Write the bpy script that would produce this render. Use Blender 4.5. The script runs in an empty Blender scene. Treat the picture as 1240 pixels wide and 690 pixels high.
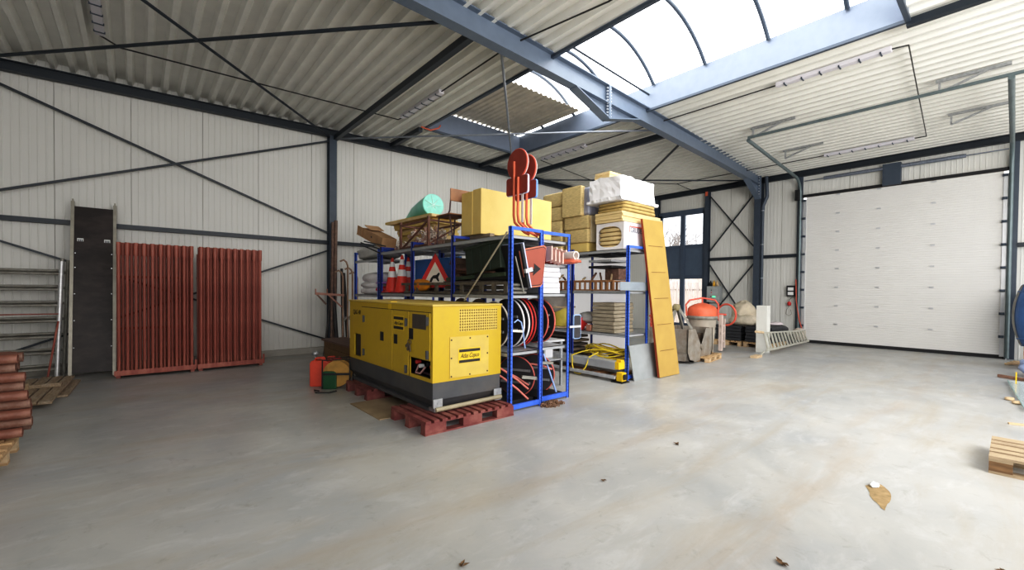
import bpy, bmesh, math, random
from mathutils import Vector, Matrix, noise
random.seed(7)
R = math.radians
PI = math.pi
scn = bpy.context.scene
col = scn.collection

# ------------------------------------------------------------------ materials
MATS = {}
def pm(name, c, rough=0.6, metal=0.0, var=0.12, scale=6.0, bump=0.0, bscale=60.0, dirt=None, damt=0.0, dscale=2.0, stretch=(1, 1, 1), emit=0.0, spec=0.5):
    if name in MATS:
        return MATS[name]
    m = bpy.data.materials.new(name); m.use_nodes = True
    nt = m.node_tree; N = nt.nodes; L = nt.links
    b = N['Principled BSDF']
    b.inputs['Roughness'].default_value = rough
    b.inputs['Metallic'].default_value = metal
    b.inputs['Specular IOR Level'].default_value = spec
    tc = N.new('ShaderNodeTexCoord'); mp = N.new('ShaderNodeMapping')
    mp.inputs['Scale'].default_value = stretch
    L.new(tc.outputs['Object'], mp.inputs['Vector'])
    n = N.new('ShaderNodeTexNoise'); n.inputs['Scale'].default_value = scale; n.inputs['Detail'].default_value = 5
    L.new(mp.outputs['Vector'], n.inputs['Vector'])
    cr = N.new('ShaderNodeValToRGB')
    cr.color_ramp.elements[0].position = 0.3; cr.color_ramp.elements[1].position = 0.7
    lo = [max(0, x * (1 - var)) for x in c]; hi = [min(1, x * (1 + var)) for x in c]
    cr.color_ramp.elements[0].color = (*lo, 1); cr.color_ramp.elements[1].color = (*hi, 1)
    L.new(n.outputs['Fac'], cr.inputs['Fac'])
    out = cr.outputs['Color']
    if dirt:
        n2 = N.new('ShaderNodeTexNoise'); n2.inputs['Scale'].default_value = dscale; n2.inputs['Detail'].default_value = 8; n2.inputs['Roughness'].default_value = 0.65
        L.new(mp.outputs['Vector'], n2.inputs['Vector'])
        r2 = N.new('ShaderNodeMapRange'); r2.inputs['From Min'].default_value = 0.45; r2.inputs['From Max'].default_value = 0.7
        r2.inputs['To Max'].default_value = damt
        L.new(n2.outputs['Fac'], r2.inputs['Value'])
        mx = N.new('ShaderNodeMix'); mx.data_type = 'RGBA'
        L.new(r2.outputs['Result'], mx.inputs['Factor']); L.new(out, mx.inputs['A']); mx.inputs['B'].default_value = (*dirt, 1)
        out = mx.outputs['Result']
    L.new(out, b.inputs['Base Color'])
    if emit:
        L.new(out, b.inputs['Emission Color']); b.inputs['Emission Strength'].default_value = emit
    if bump:
        n3 = N.new('ShaderNodeTexNoise'); n3.inputs['Scale'].default_value = bscale; n3.inputs['Detail'].default_value = 3
        L.new(mp.outputs['Vector'], n3.inputs['Vector'])
        bp = N.new('ShaderNodeBump'); bp.inputs['Strength'].default_value = bump; bp.inputs['Distance'].default_value = 0.01
        L.new(n3.outputs['Fac'], bp.inputs['Height']); L.new(bp.outputs['Normal'], b.inputs['Normal'])
    MATS[name] = m
    return m

STEEL = pm('dark_steel', (0.026, 0.034, 0.045), 0.45, 0.0, 0.08)
STEELM = pm('grey_steel', (0.062, 0.080, 0.108), 0.45, 0.0, 0.08)
GALV = pm('galvanised', (0.42, 0.43, 0.44), 0.42, 0.6, 0.15, 25)
GALVD = pm('galvanised_dull', (0.30, 0.29, 0.26), 0.6, 0.3, 0.2, 12, dirt=(0.16, 0.13, 0.09), damt=0.6)
SILVER = pm('silver', (0.62, 0.63, 0.65), 0.35, 0.5, 0.06)
PANEL = pm('panel_white', (0.66, 0.65, 0.615), 0.5, 0, 0.02, 1.5)
PANELR = pm('panel_white_right', (0.68, 0.675, 0.64), 0.5, 0, 0.02, 1.5)
DECK = pm('deck_white', (0.76, 0.75, 0.70), 0.5, 0, 0.05, 3)
BLACK = pm('black_rubber', (0.015, 0.015, 0.017), 0.6, 0, 0.1)
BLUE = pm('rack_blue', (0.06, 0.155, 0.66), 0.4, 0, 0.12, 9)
BLUE_SHADE = pm('rack_blue_shade', (0.035, 0.07, 0.36), 0.45, 0, 0.12, 9)  # same rack blue, shade painted in for the posts further back
SHELF = pm('shelf_grey', (0.40, 0.41, 0.42), 0.5, 0.2, 0.08, 8)
RED = pm('red_paint', (0.62, 0.05, 0.045), 0.45, 0, 0.1)
ORANGE = pm('orange_red', (0.66, 0.15, 0.075), 0.5, 0, 0.12)
YEL = pm('machine_yellow', (0.57, 0.395, 0.028), 0.42, 0, 0.06, 3, dirt=(0.33, 0.22, 0.04), damt=0.35, dscale=3)
YELF = pm('machine_yellow_light', (0.60, 0.44, 0.10), 0.5, 0, 0.08, 5, dirt=(0.50, 0.36, 0.12), damt=0.6, dscale=4)
GBASE = pm('machine_grey', (0.085, 0.088, 0.095), 0.55, 0, 0.12, 5, dirt=(0.14, 0.12, 0.10), damt=0.5)
WOOD = pm('pallet_wood', (0.50, 0.34, 0.19), 0.7, 0, 0.25, 6, stretch=(1, 6, 6), bump=0.2)
WOODX = pm('pallet_wood_dark', (0.20, 0.12, 0.06), 0.75, 0, 0.3, 6, stretch=(1, 6, 6))
WOODG = pm('weathered_wood', (0.24, 0.19, 0.14), 0.8, 0, 0.3, 8, stretch=(6, 1, 6))
WOODL = pm('light_wood', (0.58, 0.44, 0.28), 0.65, 0, 0.15, 8, stretch=(1, 5, 5))
RUSTR = pm('red_oxide', (0.30, 0.080, 0.055), 0.5, 0, 0.15, 9, dirt=(0.46, 0.20, 0.15), damt=0.6, dscale=9, stretch=(1, 1, 0.12))
RUSTB = pm('rust_brown', (0.17, 0.085, 0.06), 0.65, 0.1, 0.3, 14, dirt=(0.30, 0.14, 0.09), damt=0.6)
PALR = pm('pallet_red', (0.20, 0.055, 0.05), 0.7, 0, 0.15, 6, dirt=(0.34, 0.17, 0.13), damt=0.6, dscale=6)
WHITE = pm('white', (0.78, 0.78, 0.77), 0.5, 0, 0.04)
WHITEP = pm('white_plastic', (0.68, 0.68, 0.70), 0.35, 0, 0.05, 3, bump=0.3, bscale=9)
FOAM = pm('pur_foam', (0.70, 0.53, 0.20), 0.85, 0, 0.06, 3, dirt=(0.62, 0.43, 0.13), damt=0.4, bump=0.1)
WOOL = pm('stone_wool', (0.62, 0.48, 0.24), 0.95, 0, 0.18, 14, stretch=(1, 1, 5), bump=0.8, bscale=40)
PIR = pm('pir_board', (0.72, 0.56, 0.30), 0.85, 0, 0.12, 5)

# ------------------------------------------------------------------ mesh builder
class MB:
    def __init__(s): s.v = []; s.f = []; s.sm = []
    def add(s, vs, fs, smooth=False):
        o = len(s.v); s.v += [Vector(v) for v in vs]
        for f in fs: s.f.append([i + o for i in f]); s.sm.append(smooth)
        return s
    def box(s, x0, x1, y0, y1, z0, z1, M=None):
        vs = [Vector(p) for p in ((x0,y0,z0),(x1,y0,z0),(x1,y1,z0),(x0,y1,z0),(x0,y0,z1),(x1,y0,z1),(x1,y1,z1),(x0,y1,z1))]
        if M is not None: vs = [M @ v for v in vs]
        return s.add(vs, [(0,3,2,1),(4,5,6,7),(0,1,5,4),(1,2,6,5),(2,3,7,6),(3,0,4,7)])
    def bar(s, a, b, w, h, up=(0,0,1)):
        a = Vector(a); b = Vector(b); d = (b - a).normalized(); up = Vector(up)
        if abs(d.dot(up)) > 0.98: up = Vector((0,1,0))
        r = d.cross(up).normalized(); u = r.cross(d).normalized()
        vs = [p + r * (i * w / 2) + u * (j * h / 2) for p in (a, b) for i, j in ((-1,-1),(1,-1),(1,1),(-1,1))]
        return s.add(vs, [(0,3,2,1),(4,5,6,7),(0,1,5,4),(1,2,6,5),(2,3,7,6),(3,0,4,7)])
    def ibeam(s, a, b, w, h, tf=0.015, tw=0.012, up=(0,0,1)):
        a = Vector(a); b = Vector(b); d = (b - a).normalized(); up = Vector(up)
        r = d.cross(up).normalized(); u = r.cross(d).normalized()
        s.bar(a + u*(h/2-tf/2), b + u*(h/2-tf/2), w, tf, up); s.bar(a - u*(h/2-tf/2), b - u*(h/2-tf/2), w, tf, up)
        return s.bar(a, b, tw, h - 2*tf, up)
    def tube(s, pts, r, n=10, caps=True, hollow=0):
        pts = [Vector(p) for p in pts]; rs = r if isinstance(r, (list, tuple)) else [r] * len(pts)
        d0 = (pts[1] - pts[0]).normalized()
        ref = Vector((0,0,1)) if abs(d0.z) < 0.9 else Vector((1,0,0))
        x = d0.cross(ref).normalized(); rings = []
        for i, p in enumerate(pts):
            if i == 0: d = d0
            elif i == len(pts) - 1: d = (pts[i] - pts[i-1]).normalized()
            else: d = ((pts[i+1] - pts[i]).normalized() + (pts[i] - pts[i-1]).normalized()); d = d.normalized() if d.length > 1e-6 else d0
            x = (x - d * x.dot(d)).normalized(); y = d.cross(x)
            rings.append([p + (x * math.cos(2*PI*k/n) + y * math.sin(2*PI*k/n)) * rs[i] for k in range(n)])
        vs = [v for g in rings for v in g]; fs = []
        for i in range(len(rings) - 1):
            for k in range(n): fs.append((i*n+k, i*n+(k+1)%n, (i+1)*n+(k+1)%n, (i+1)*n+k))
        s.add(vs, fs, True)
        if caps:
            if hollow:
                for g, p, sg in ((rings[0], pts[0], 1), (rings[-1], pts[-1], -1)):
                    d = (pts[1]-pts[0]).normalized() if sg == 1 else (pts[-1]-pts[-2]).normalized() * -1
                    inn = [p + (v - p) * hollow for v in g]; dp = [v + d * 0.12 for v in inn]
                    s.add(list(g) + inn + dp, [(k, (k+1)%n, n+(k+1)%n, n+k) for k in range(n)] + [(n+k, n+(k+1)%n, 2*n+(k+1)%n, 2*n+k) for k in range(n)] + [tuple(range(2*n, 3*n))])
            else:
                s.add(rings[0], [tuple(range(n))[::-1]]); s.add(rings[-1], [tuple(range(n))])
        return s
    def prism(s, poly, axis, a, b):
        def P(p, t):
            return {'x': (t, p[0], p[1]), 'y': (p[0], t, p[1]), 'z': (p[0], p[1], t)}[axis]
        n = len(poly); vs = [P(p, a) for p in poly] + [P(p, b) for p in poly]
        return s.add(vs, [tuple(range(n))[::-1], tuple(range(n, 2*n))] + [(i, (i+1)%n, n+(i+1)%n, n+i) for i in range(n)])
    def disc(s, c, ax, r, t, n=36, r2=None):
        c = Vector(c); ax = Vector(ax).normalized(); ref = Vector((0,0,1)) if abs(ax.z) < 0.9 else Vector((1,0,0))
        return s.tube([c - ax*t/2, c + ax*t/2], [r, r2 if r2 else r], n)
    def ring(s, c, ax, r, rt, n=40, m=8):
        c = Vector(c); ax = Vector(ax).normalized(); ref = Vector((0,0,1)) if abs(ax.z) < 0.9 else Vector((1,0,0))
        x = ax.cross(ref).normalized(); y = ax.cross(x); vs = []; fs = []
        for i in range(n):
            d = x*math.cos(2*PI*i/n) + y*math.sin(2*PI*i/n)
            for k in range(m):
                vs.append(c + d*(r + rt*math.cos(2*PI*k/m)) + ax*rt*math.sin(2*PI*k/m))
                fs.append((i*m+k, i*m+(k+1)%m, ((i+1)%n)*m+(k+1)%m, ((i+1)%n)*m+k))
        return s.add(vs, fs, True)
    def lathe(s, prof, c=(0,0,0), n=28, smooth=True):
        c = Vector(c); vs = []; fs = []; m = len(prof)
        for i in range(n):
            a = 2*PI*i/n
            for r, z in prof: vs.append(c + Vector((r*math.cos(a), r*math.sin(a), z)))
        for i in range(n):
            j = (i+1) % n
            for k in range(m-1): fs.append((i*m+k, j*m+k, j*m+k+1, i*m+k+1))
        return s.add(vs, fs, smooth)
    def lump(s, c, size, p=4.0, amp=0.06, freq=2.0, n=14, seed=0, flat=True, M=None):
        """a soft box: superellipsoid pushed about by noise"""
        vs = []; fs = []; cx, cy, cz = c; sx, sy, sz = [q/2 for q in size]; nu = n*2
        def sp(a, e): return math.copysign(abs(a)**e, a)
        e = 2.0/p
        for i in range(n+1):
            ph = -PI/2 + PI*i/n
            for j in range(nu):
                th = 2*PI*j/nu
                v = Vector((sp(math.cos(ph), e)*sp(math.cos(th), e), sp(math.cos(ph), e)*sp(math.sin(th), e), sp(math.sin(ph), e)))
                q = noise.noise_vector(v*freq + Vector((seed*3.1, seed*1.7, seed)))
                v = v + q*amp
                v = Vector((v.x*sx, v.y*sy, v.z*sz))
                if flat and v.z < -sz*0.97: v.z = -sz
                if M is not None: v = M @ v
                vs.append(v + Vector(c))
        for i in range(n):
            for j in range(nu): fs.append((i*nu+j, i*nu+(j+1)%nu, (i+1)*nu+(j+1)%nu, (i+1)*nu+j))
        return s.add(vs, fs, True)
    def crumple(s, x0, x1, y0, y1, z0, z1, amp=0.02, n=10, seed=0, shear=0.0):
        L = max(x1-x0, y1-y0, z1-z0); nx, ny, nz = [max(2, int(n*q/L)) for q in (x1-x0, y1-y0, z1-z0)]
        idx = {}; vs = []; fs = []
        def V(i, j, k):
            if (i, j, k) not in idx:
                p = Vector((x0+(x1-x0)*i/nx, y0+(y1-y0)*j/ny, z0+(z1-z0)*k/nz))
                q = noise.noise_vector(p*7 + Vector((seed, seed*2.3, 0)))*amp + noise.noise_vector(p*19 + Vector((seed, 0, seed)))*amp*0.6
                if k == 0: q.z = 0
                idx[(i, j, k)] = len(vs); vs.append(p + q + Vector((shear*(p.z-z0), 0, 0)))
            return idx[(i, j, k)]
        for i in range(nx):
            for j in range(ny):
                for k in (0, nz): fs += [(V(i,j,k),V(i+1,j,k),V(i+1,j+1,k)), (V(i,j,k),V(i+1,j+1,k),V(i,j+1,k))]
        for i in range(nx):
            for k in range(nz):
                for j in (0, ny): fs += [(V(i,j,k),V(i+1,j,k),V(i+1,j,k+1)), (V(i,j,k),V(i+1,j,k+1),V(i,j,k+1))]
        for j in range(ny):
            for k in range(nz):
                for i in (0, nx): fs += [(V(i,j,k),V(i,j+1,k),V(i,j+1,k+1)), (V(i,j,k),V(i,j+1,k+1),V(i,j,k+1))]
        return s.add(vs, fs)
    def build(s, name, mat, parent=None, bevel=0, local=False):
        off = Vector((0,0,0))
        if parent is not None and not local:
            r = parent
            while r.parent: r = r.parent
            off = r.location
        me = bpy.data.meshes.new(name); me.from_pydata([tuple(v - off) for v in s.v], [], s.f); me.update()
        me.polygons.foreach_set('use_smooth', s.sm); me.materials.append(mat)
        bm = bmesh.new(); bm.from_mesh(me); bmesh.ops.recalc_face_normals(bm, faces=bm.faces); bm.to_mesh(me); bm.free()
        o = bpy.data.objects.new(name, me); col.objects.link(o)
        if parent is not None: o.parent = parent
        if bevel:
            b = o.modifiers.new('bevel', 'BEVEL'); b.width = bevel; b.segments = 2; b.limit_method = 'ANGLE'
        return o

def thing(name, label, cat, loc=(0,0,0), group=None):
    o = bpy.data.objects.new(name, None); col.objects.link(o); o.location = loc
    o['label'] = label; o['category'] = cat
    if group: o['group'] = group
    o.empty_display_size = 0.1
    return o
def tag(o, label, cat, group=None, kind=None):
    o['label'] = label; o['category'] = cat
    if group: o['group'] = group
    if kind: o['kind'] = kind
    return o
def struct(o): o['kind'] = 'structure'; return o
def sroot(name, loc=(0,0,0)):
    o = bpy.data.objects.new(name, None); col.objects.link(o); o.location = loc; o['kind'] = 'structure'; return o
def dup(root, loc=None, label=None, rot=None):
    r = root.copy(); col.objects.link(r)
    if loc is not None: r.location = loc
    if rot is not None: r.rotation_euler = rot
    if label: r['label'] = label
    def rec(src, dst):
        for ch in list(src.children):
            c = ch.copy(); col.objects.link(c); c.parent = dst; rec(ch, c)
    rec(root, r); return r
def text(name, body, size, M, mat, parent, shear=0.0, ext=0.001, width=None):
    cu = bpy.data.curves.new(name, 'FONT'); cu.body = body; cu.size = size; cu.extrude = ext; cu.shear = shear
    cu.align_x = 'CENTER'; cu.align_y = 'CENTER'
    tmp = bpy.data.objects.new(name, cu); col.objects.link(tmp); bpy.context.view_layer.update()
    me = bpy.data.meshes.new_from_object(tmp.evaluated_get(bpy.context.evaluated_depsgraph_get())); bpy.data.objects.remove(tmp)
    me.materials.clear(); me.materials.append(mat); me.name = name
    o = bpy.data.objects.new(name, me); col.objects.link(o)
    r = parent
    while r.parent: r = r.parent
    o.parent = parent
    o.matrix_local = Matrix.Translation(-r.location) @ M
    if width:
        bpy.context.view_layer.update(); w = o.dimensions.x
        if w > 0: o.scale = (o.scale[0]*width/w, o.scale[1], o.scale[2])
    return o
def facing_negy(x, y, z): return Matrix.Translation((x,y,z)) @ Matrix.Rotation(PI/2, 4, 'X')
def facing_negx(x, y, z): return Matrix.Translation((x,y,z)) @ Matrix.Rotation(-PI/2, 4, 'Z') @ Matrix.Rotation(PI/2, 4, 'X')

# ------------------------------------------------------------------ camera
def make_camera():
    yaw, pit, rol = R(40.7665), R(0.95644), R(0.54034)
    fw = Vector((math.sin(yaw)*math.cos(pit), math.cos(yaw)*math.cos(pit), -math.sin(pit)))
    r0 = Vector((math.cos(yaw), -math.sin(yaw), 0)); u0 = r0.cross(fw)
    r = r0*math.cos(rol) + u0*math.sin(rol); u = -r0*math.sin(rol) + u0*math.cos(rol)
    cam = bpy.data.cameras.new('camera'); co = bpy.data.objects.new('camera', cam); col.objects.link(co)
    cam.sensor_width = 36; cam.lens = 36*524.697/1240; cam.shift_y = 15.094/1240
    cam.clip_start = 0.05; cam.clip_end = 200
    co.matrix_world = Matrix(((r.x,u.x,-fw.x,0),(r.y,u.y,-fw.y,0),(r.z,u.z,-fw.z,1.53),(0,0,0,1)))
    scn.camera = co
make_camera()

# ------------------------------------------------------------------ setting
XD, YW = 15.75, 10.9
def zdeck(x, y):
    z = 5.42 - 0.012*max(0, x - 9)
    if x < 9: z -= 0.0145*min(9 - x, 13)*max(0, min(1, (y - 3)/7.9))
    return z

def concrete():
    m = bpy.data.materials.new('concrete_floor'); m.use_nodes = True; nt = m.node_tree; N = nt.nodes; L = nt.links; b = N['Principled BSDF']
    tc = N.new('ShaderNodeTexCoord')
    def nz(scale, det, rough=0.5, sx=1, sy=1, rot=0, off=0):
        mp = N.new('ShaderNodeMapping'); mp.inputs['Scale'].default_value = (sx, sy, 1); mp.inputs['Rotation'].default_value = (0, 0, rot); mp.inputs['Location'].default_value = (off, off, 0)
        L.new(tc.outputs['Object'], mp.inputs['Vector'])
        n = N.new('ShaderNodeTexNoise'); n.inputs['Scale'].default_value = scale; n.inputs['Detail'].default_value = det; n.inputs['Roughness'].default_value = rough
        n.inputs['Distortion'].default_value = 0.6
        L.new(mp.outputs['Vector'], n.inputs['Vector']); return n.outputs['Fac']
    def rng(v, a, c, t0, t1):
        r = N.new('ShaderNodeMapRange'); r.inputs['From Min'].default_value = a; r.inputs['From Max'].default_value = c; r.inputs['To Min'].default_value = t0; r.inputs['To Max'].default_value = t1
        L.new(v, r.inputs['Value']); return r.outputs['Result']
    def mix(f, a, bcol, mode='MIX'):
        x = N.new('ShaderNodeMix'); x.data_type = 'RGBA'; x.blend_type = mode
        L.new(f, x.inputs['Factor'])
        if isinstance(a, tuple): x.inputs['A'].default_value = (*a, 1)
        else: L.new(a, x.inputs['A'])
        x.inputs['B'].default_value = (*bcol, 1); return x.outputs['Result']
    c = mix(rng(nz(0.9, 8, 0.6), 0.35, 0.65, 0, 1), (0.375, 0.38, 0.375), (0.47, 0.463, 0.44))
    c = mix(rng(nz(0.5, 6, 0.6, off=7), 0.50, 0.70, 0, 0.55), c, (0.33, 0.35, 0.385))
    c = mix(rng(nz(2.2, 9, 0.7, 1, 2.2, 0.8, off=3), 0.52, 0.72, 0, 0.6), c, (0.56, 0.56, 0.555))
    c = mix(rng(nz(1.1, 8, 0.7, 0.35, 1.6, 0.15, off=11), 0.50, 0.72, 0, 0.7), c, (0.38, 0.335, 0.27))
    c = mix(rng(nz(7, 6, 0.7, off=5), 0.58, 0.74, 0, 0.6), c, (0.28, 0.27, 0.25))
    # tyre-brown streak towards the roller door, along x
    sp = N.new('ShaderNodeSeparateXYZ'); L.new(tc.outputs['Object'], sp.inputs['Vector'])
    for (yc, wd, amt) in ((1.05, 0.30, 0.35), (2.55, 0.22, 0.22)):
        a = N.new('ShaderNodeMath'); a.operation = 'SUBTRACT'; L.new(sp.outputs['Y'], a.inputs[0]); a.inputs[1].default_value = yc
        a2 = N.new('ShaderNodeMath'); a2.operation = 'ABSOLUTE'; L.new(a.outputs[0], a2.inputs[0])
        f = rng(a2.outputs[0], 0, wd, amt, 0); n = rng(nz(1.6, 5, 0.6, 0.5, 2.5, 0, off=yc), 0.4, 0.65, 0, 1)
        mu = N.new('ShaderNodeMath'); mu.operation = 'MULTIPLY'; L.new(f, mu.inputs[0]); L.new(n, mu.inputs[1])
        c = mix(mu.outputs[0], c, (0.36, 0.25, 0.15))
    L.new(c, b.inputs['Base Color'])
    L.new(rng(nz(1.3, 6, 0.6, off=2), 0.3, 0.7, 0.28, 0.5), b.inputs['Roughness'])
    b.inputs['Specular IOR Level'].default_value = 0.4
    bp = N.new('ShaderNodeBump'); bp.inputs['Strength'].default_value = 0.06; bp.inputs['Distance'].default_value = 0.01
    L.new(nz(25, 4), bp.inputs['Height']); L.new(bp.outputs['Normal'], b.inputs['Normal'])
    return m
fl = struct(MB().add([(-7,-6,0),(15.95,-6,0),(15.95,11.2,0),(-7,11.2,0)], [(0,1,2,3)]).build('floor', concrete()))

def panel_profile(x0, x1, seams, step=0.1):
    """(t, depth) points of fine ribs and panel seams along a wall"""
    pts = []; x = x0; k = 0
    ss = sorted(seams)
    while x < x1:
        seam = any(abs(x - q) < step*0.5 for q in ss)
        if seam: pts += [(x, 0), (x+0.001, 0.03), (x+0.010, 0.03), (x+0.011, 0)]
        else: pts += [(x, 0), (x+0.007, -0.005), (x+0.020, -0.005), (x+0.027, 0)]
        x += step
    return pts + [(x1, 0)]
def ribbed_wall(name, along, plane, a0, a1, z0, z1, seams, mat, into=1):
    pr = panel_profile(a0, a1, seams); mb = MB(); vs = []; fs = []
    for t, d in pr:
        for z in (z0, z1):
            vs.append((t, plane + d, z) if along == 'x' else (plane + d, t, z))
    for i in range(len(pr)-1): fs.append((2*i, 2*i+2, 2*i+3, 2*i+1))
    mb.add(vs, fs)
    return mb.build(name, mat)
struct(ribbed_wall('wall_left', 'x', YW, -6.1, XD+0.05, 0.1, 5.5, [-1.1 + 1.04*k for k in range(-5, 17)], PANEL))
struct(MB().box(-6.1, XD, YW-0.09, YW+0.02, 0, 0.13).build('baseboard_left', pm('plinth', (0.40, 0.38, 0.34), 0.8, 0, 0.1)))
struct(MB().box(-6.2, -6.1, -6, YW+0.1, 0, 5.5).build('wall_back', PANEL))
# door wall, in pieces round its two openings
def dwall(n, y0, y1, z0, z1):
    o = ribbed_wall('wall_right' if n == 0 else 'wall_right.%03d' % n, 'y', XD, y0, y1, z0, z1, [5.9, 6.55, 9.9] + [4.9] + [3.2, 1.7] + [-0.6, -1.7, -2.8], PANELR); struct(o)
dwall(0, -3.0, 0.1, 0, 5.5); dwall(1, 4.35, 7.45, 0, 5.5); dwall(2, 9.25, 10.95, 0, 5.5)
dwall(3, 0.1, 4.35, 4.5, 5.5); dwall(4, 7.45, 9.25, 4.6, 5.5)

# ceiling deck: trapezoidal sheet, ribs along y, with the skylight opening left free
OX0, OX1, OY0, OY1 = 5.2, 8.2, 1.07, 9.25
def deck():
    prof = []; x = -6.1
    while x < XD + 0.1:
        prof += [(x-0.03, 0), (x+0.03, 0), (x+0.065, 0.09), (x+0.185, 0.09)]; x += 0.25
    ys = [-3.0, OY0, 4.0, 6.5, OY1, YW+0.05]; vs = []; fs = []
    for t, d in prof:
        for y in ys: vs.append((t, y, zdeck(t, y) + d))
    n = len(ys)
    for i in range(len(prof)-1):
        xm = (prof[i][0] + prof[i+1][0]) / 2
        for j in range(n-1):
            ym = (ys[j] + ys[j+1]) / 2
            if OX0 < xm < OX1 and OY0 < ym < OY1: continue
            fs.append((i*n+j, (i+1)*n+j, (i+1)*n+j+1, i*n+j+1))
    return MB().add(vs, fs).build('ceiling', DECK)
struct(deck())
# skylight well: curbs, barrel glazing, arches, tie rod, loose cover sheet
CURB = pm('curb_steel', (0.20, 0.235, 0.30), 0.5, 0.1, 0.05)
ZT = 5.88
sky = sroot('window_1', ((OX0+OX1)/2, (OY0+OY1)/2, 5.42))
zb = 5.395
MB().box(OX1, OX1+0.04, OY0, OY1, zb, ZT).build('curb', CURB, sky)
MB().box(OX0-0.04, OX0, OY0, OY1, zb-0.02, ZT).build('curb', CURB, sky)
MB().box(OX0, OX1, OY1, OY1+0.04, zb-0.02, ZT).build('curb', CURB, sky)
MB().box(OX0, OX1, OY0-0.04, OY0, zb, ZT).build('curb', CURB, sky)
for a in ((OX1-0.01, OX1+0.05, OY0, OY1), (OX0-0.05, OX0+0.01, OY0, OY1), (OX0, OX1, OY1-0.01, OY1+0.05), (OX0, OX1, OY0-0.05, OY0+0.01)):
    MB().box(*a, zb-0.045, zb).build('curb_edge', STEELM, sky)
def arc(y, rise=0.62, n=24, dr=0.0):
    cx = (OX0+OX1)/2; hw = (OX1-OX0)/2; Rr = (hw*hw + rise*rise)/(2*rise); cz = ZT + rise - Rr; a = math.asin(hw/Rr)
    return [(cx + (Rr-dr)*math.sin(-a + 2*a*i/n), y, cz + (Rr-dr)*math.cos(-a + 2*a*i/n)) for i in range(n+1)]
glz = bpy.data.materials.new('skylight_glazing'); glz.use_nodes = True
nt = glz.node_tree; nt.nodes.clear(); e = nt.nodes.new('ShaderNodeEmission'); e.inputs['Color'].default_value = (0.97, 0.985, 1, 1); e.inputs['Strength'].default_value = 4.6
oo = nt.nodes.new('ShaderNodeOutputMaterial'); nt.links.new(e.outputs[0], oo.inputs['Surface'])
A0, A1 = arc(OY0-0.03), arc(OY1+0.03)
mb = MB(); n = len(A0); mb.add(A0 + A1, [(i, i+1, n+i+1, n+i) for i in range(n-1)]); mb.add(A0, [tuple(range(n))]); mb.add(A1, [tuple(range(n))])
mb.build('glazing', glz, sky)
for k in range(-2, 5):
    y = 3.92 + 1.09*k
    if OY0 < y < OY1: MB().tube(arc(y, dr=0.04), 0.036, 8).build('glazing_bar', STEELM, sky)
MB().tube([(OX0, 5.0, 5.70), (OX1, 5.14, 5.70)], 0.02, 8).build('tie_rod', STEEL, sky)
SHEET = pm('cover_sheet', (0.66, 0.60, 0.50), 0.45, 0.3, 0.1, 4)
pr = []; x = OX0
while x < OX1 - 0.02:
    pr += [(x, 0.0), (x+0.05, 0.0), (x+0.075, 0.03), (x+0.125, 0.03)]; x += 0.15
mb = MB(); vs = [(t, y, ZT + 0.005 + d) for t, d in pr for y in (6.95, 9.27)]
mb.add(vs, [(2*i, 2*i+2, 2*i+3, 2*i+1) for i in range(len(pr)-1)])
cs = mb.build('cover_sheet', SHEET); tag(cs, 'corrugated metal sheet covering the far end of the skylight', 'metal sheet')

# roof beams
struct(MB().ibeam((-4.9, YW-0.12, 5.02), (3.5, YW-0.12, 5.245), 0.12, 0.17).build('trim_1', STEEL))
struct(MB().ibeam((3.5, YW-0.12, 5.245), (9.3, YW-0.12, 5.32), 0.12, 0.17).build('trim_2', STEEL))
struct(MB().ibeam((9.3, YW-0.12, 5.32), (XD-0.1, YW-0.12, 5.25), 0.12, 0.17).build('trim_3', STEEL))
struct(MB().ibeam((XD-0.08, YW, 5.235), (XD-0.08, -3.0, 5.235), 0.12, 0.17).build('trim_4', STEEL))
raf = sroot('trim_5', (6.75, 5.14, 5.4))
zr = 5.245
P1, P2, P3, P4 = (-4.9, 4.73, zr), (4.75, 5.04, zr), (12.3, 5.39, zr-0.005), (15.42, 5.57, zr-0.02)
BEAMM = pm('rafter_steel', (0.15, 0.185, 0.24), 0.42, 0.0, 0.06)
mb = MB(); [mb.ibeam(a, b, 0.18, 0.35, 0.018) for a, b in ((P1, P2), (P2, P3), (P3, P4))]
mb.build('rafter', BEAMM, raf)
def rp(x):  # y of rafter axis at x
    for a, b in ((P1, P2), (P2, P3), (P3, P4)):
        if a[0] <= x <= b[0]: return a[1] + (b[1]-a[1])*(x-a[0])/(b[0]-a[0])
    return P4[1]
mb = MB(); mb.bar((5.75, rp(5.75), 5.065), (6.75, rp(6.75), 4.79), 0.18, 0.018); mb.bar((6.75, rp(6.75), 4.79), (7.8, rp(7.8), 5.065), 0.18, 0.018)
mb.add([(5.75, rp(5.75), 5.07), (6.75, rp(6.75), 4.79), (7.8, rp(7.8), 5.07)], [(0,1,2)])
mb.box(6.72, 6.78, rp(6.75)-0.09, rp(6.75)+0.09, 4.78, 5.42)
mb.build('ridge_haunch', BEAMM, raf)
mb = MB()
for i in range(10):
    for sx in (-0.05, 0.05):
        mb.disc((6.75+sx, rp(6.75)-0.06, 4.84 + i*0.057), (1,0,0), 0.016, 0.03, 8)
mb.build('bolts', SILVER, raf)
mb = MB(); mb.bar((14.3, rp(14.3), 5.06), (15.40, rp(15.4), 4.62), 0.18, 0.018)
mb.add([(14.3, rp(14.3), 5.07), (15.4, rp(15.4), 4.62), (15.4, rp(15.4), 5.07)], [(0,1,2)])
mb.box(15.39, 15.43, rp(15.4)-0.1, rp(15.4)+0.1, 4.6, 5.42); mb.build('eave_haunch', BEAMM, raf)
mb = MB()
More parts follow.
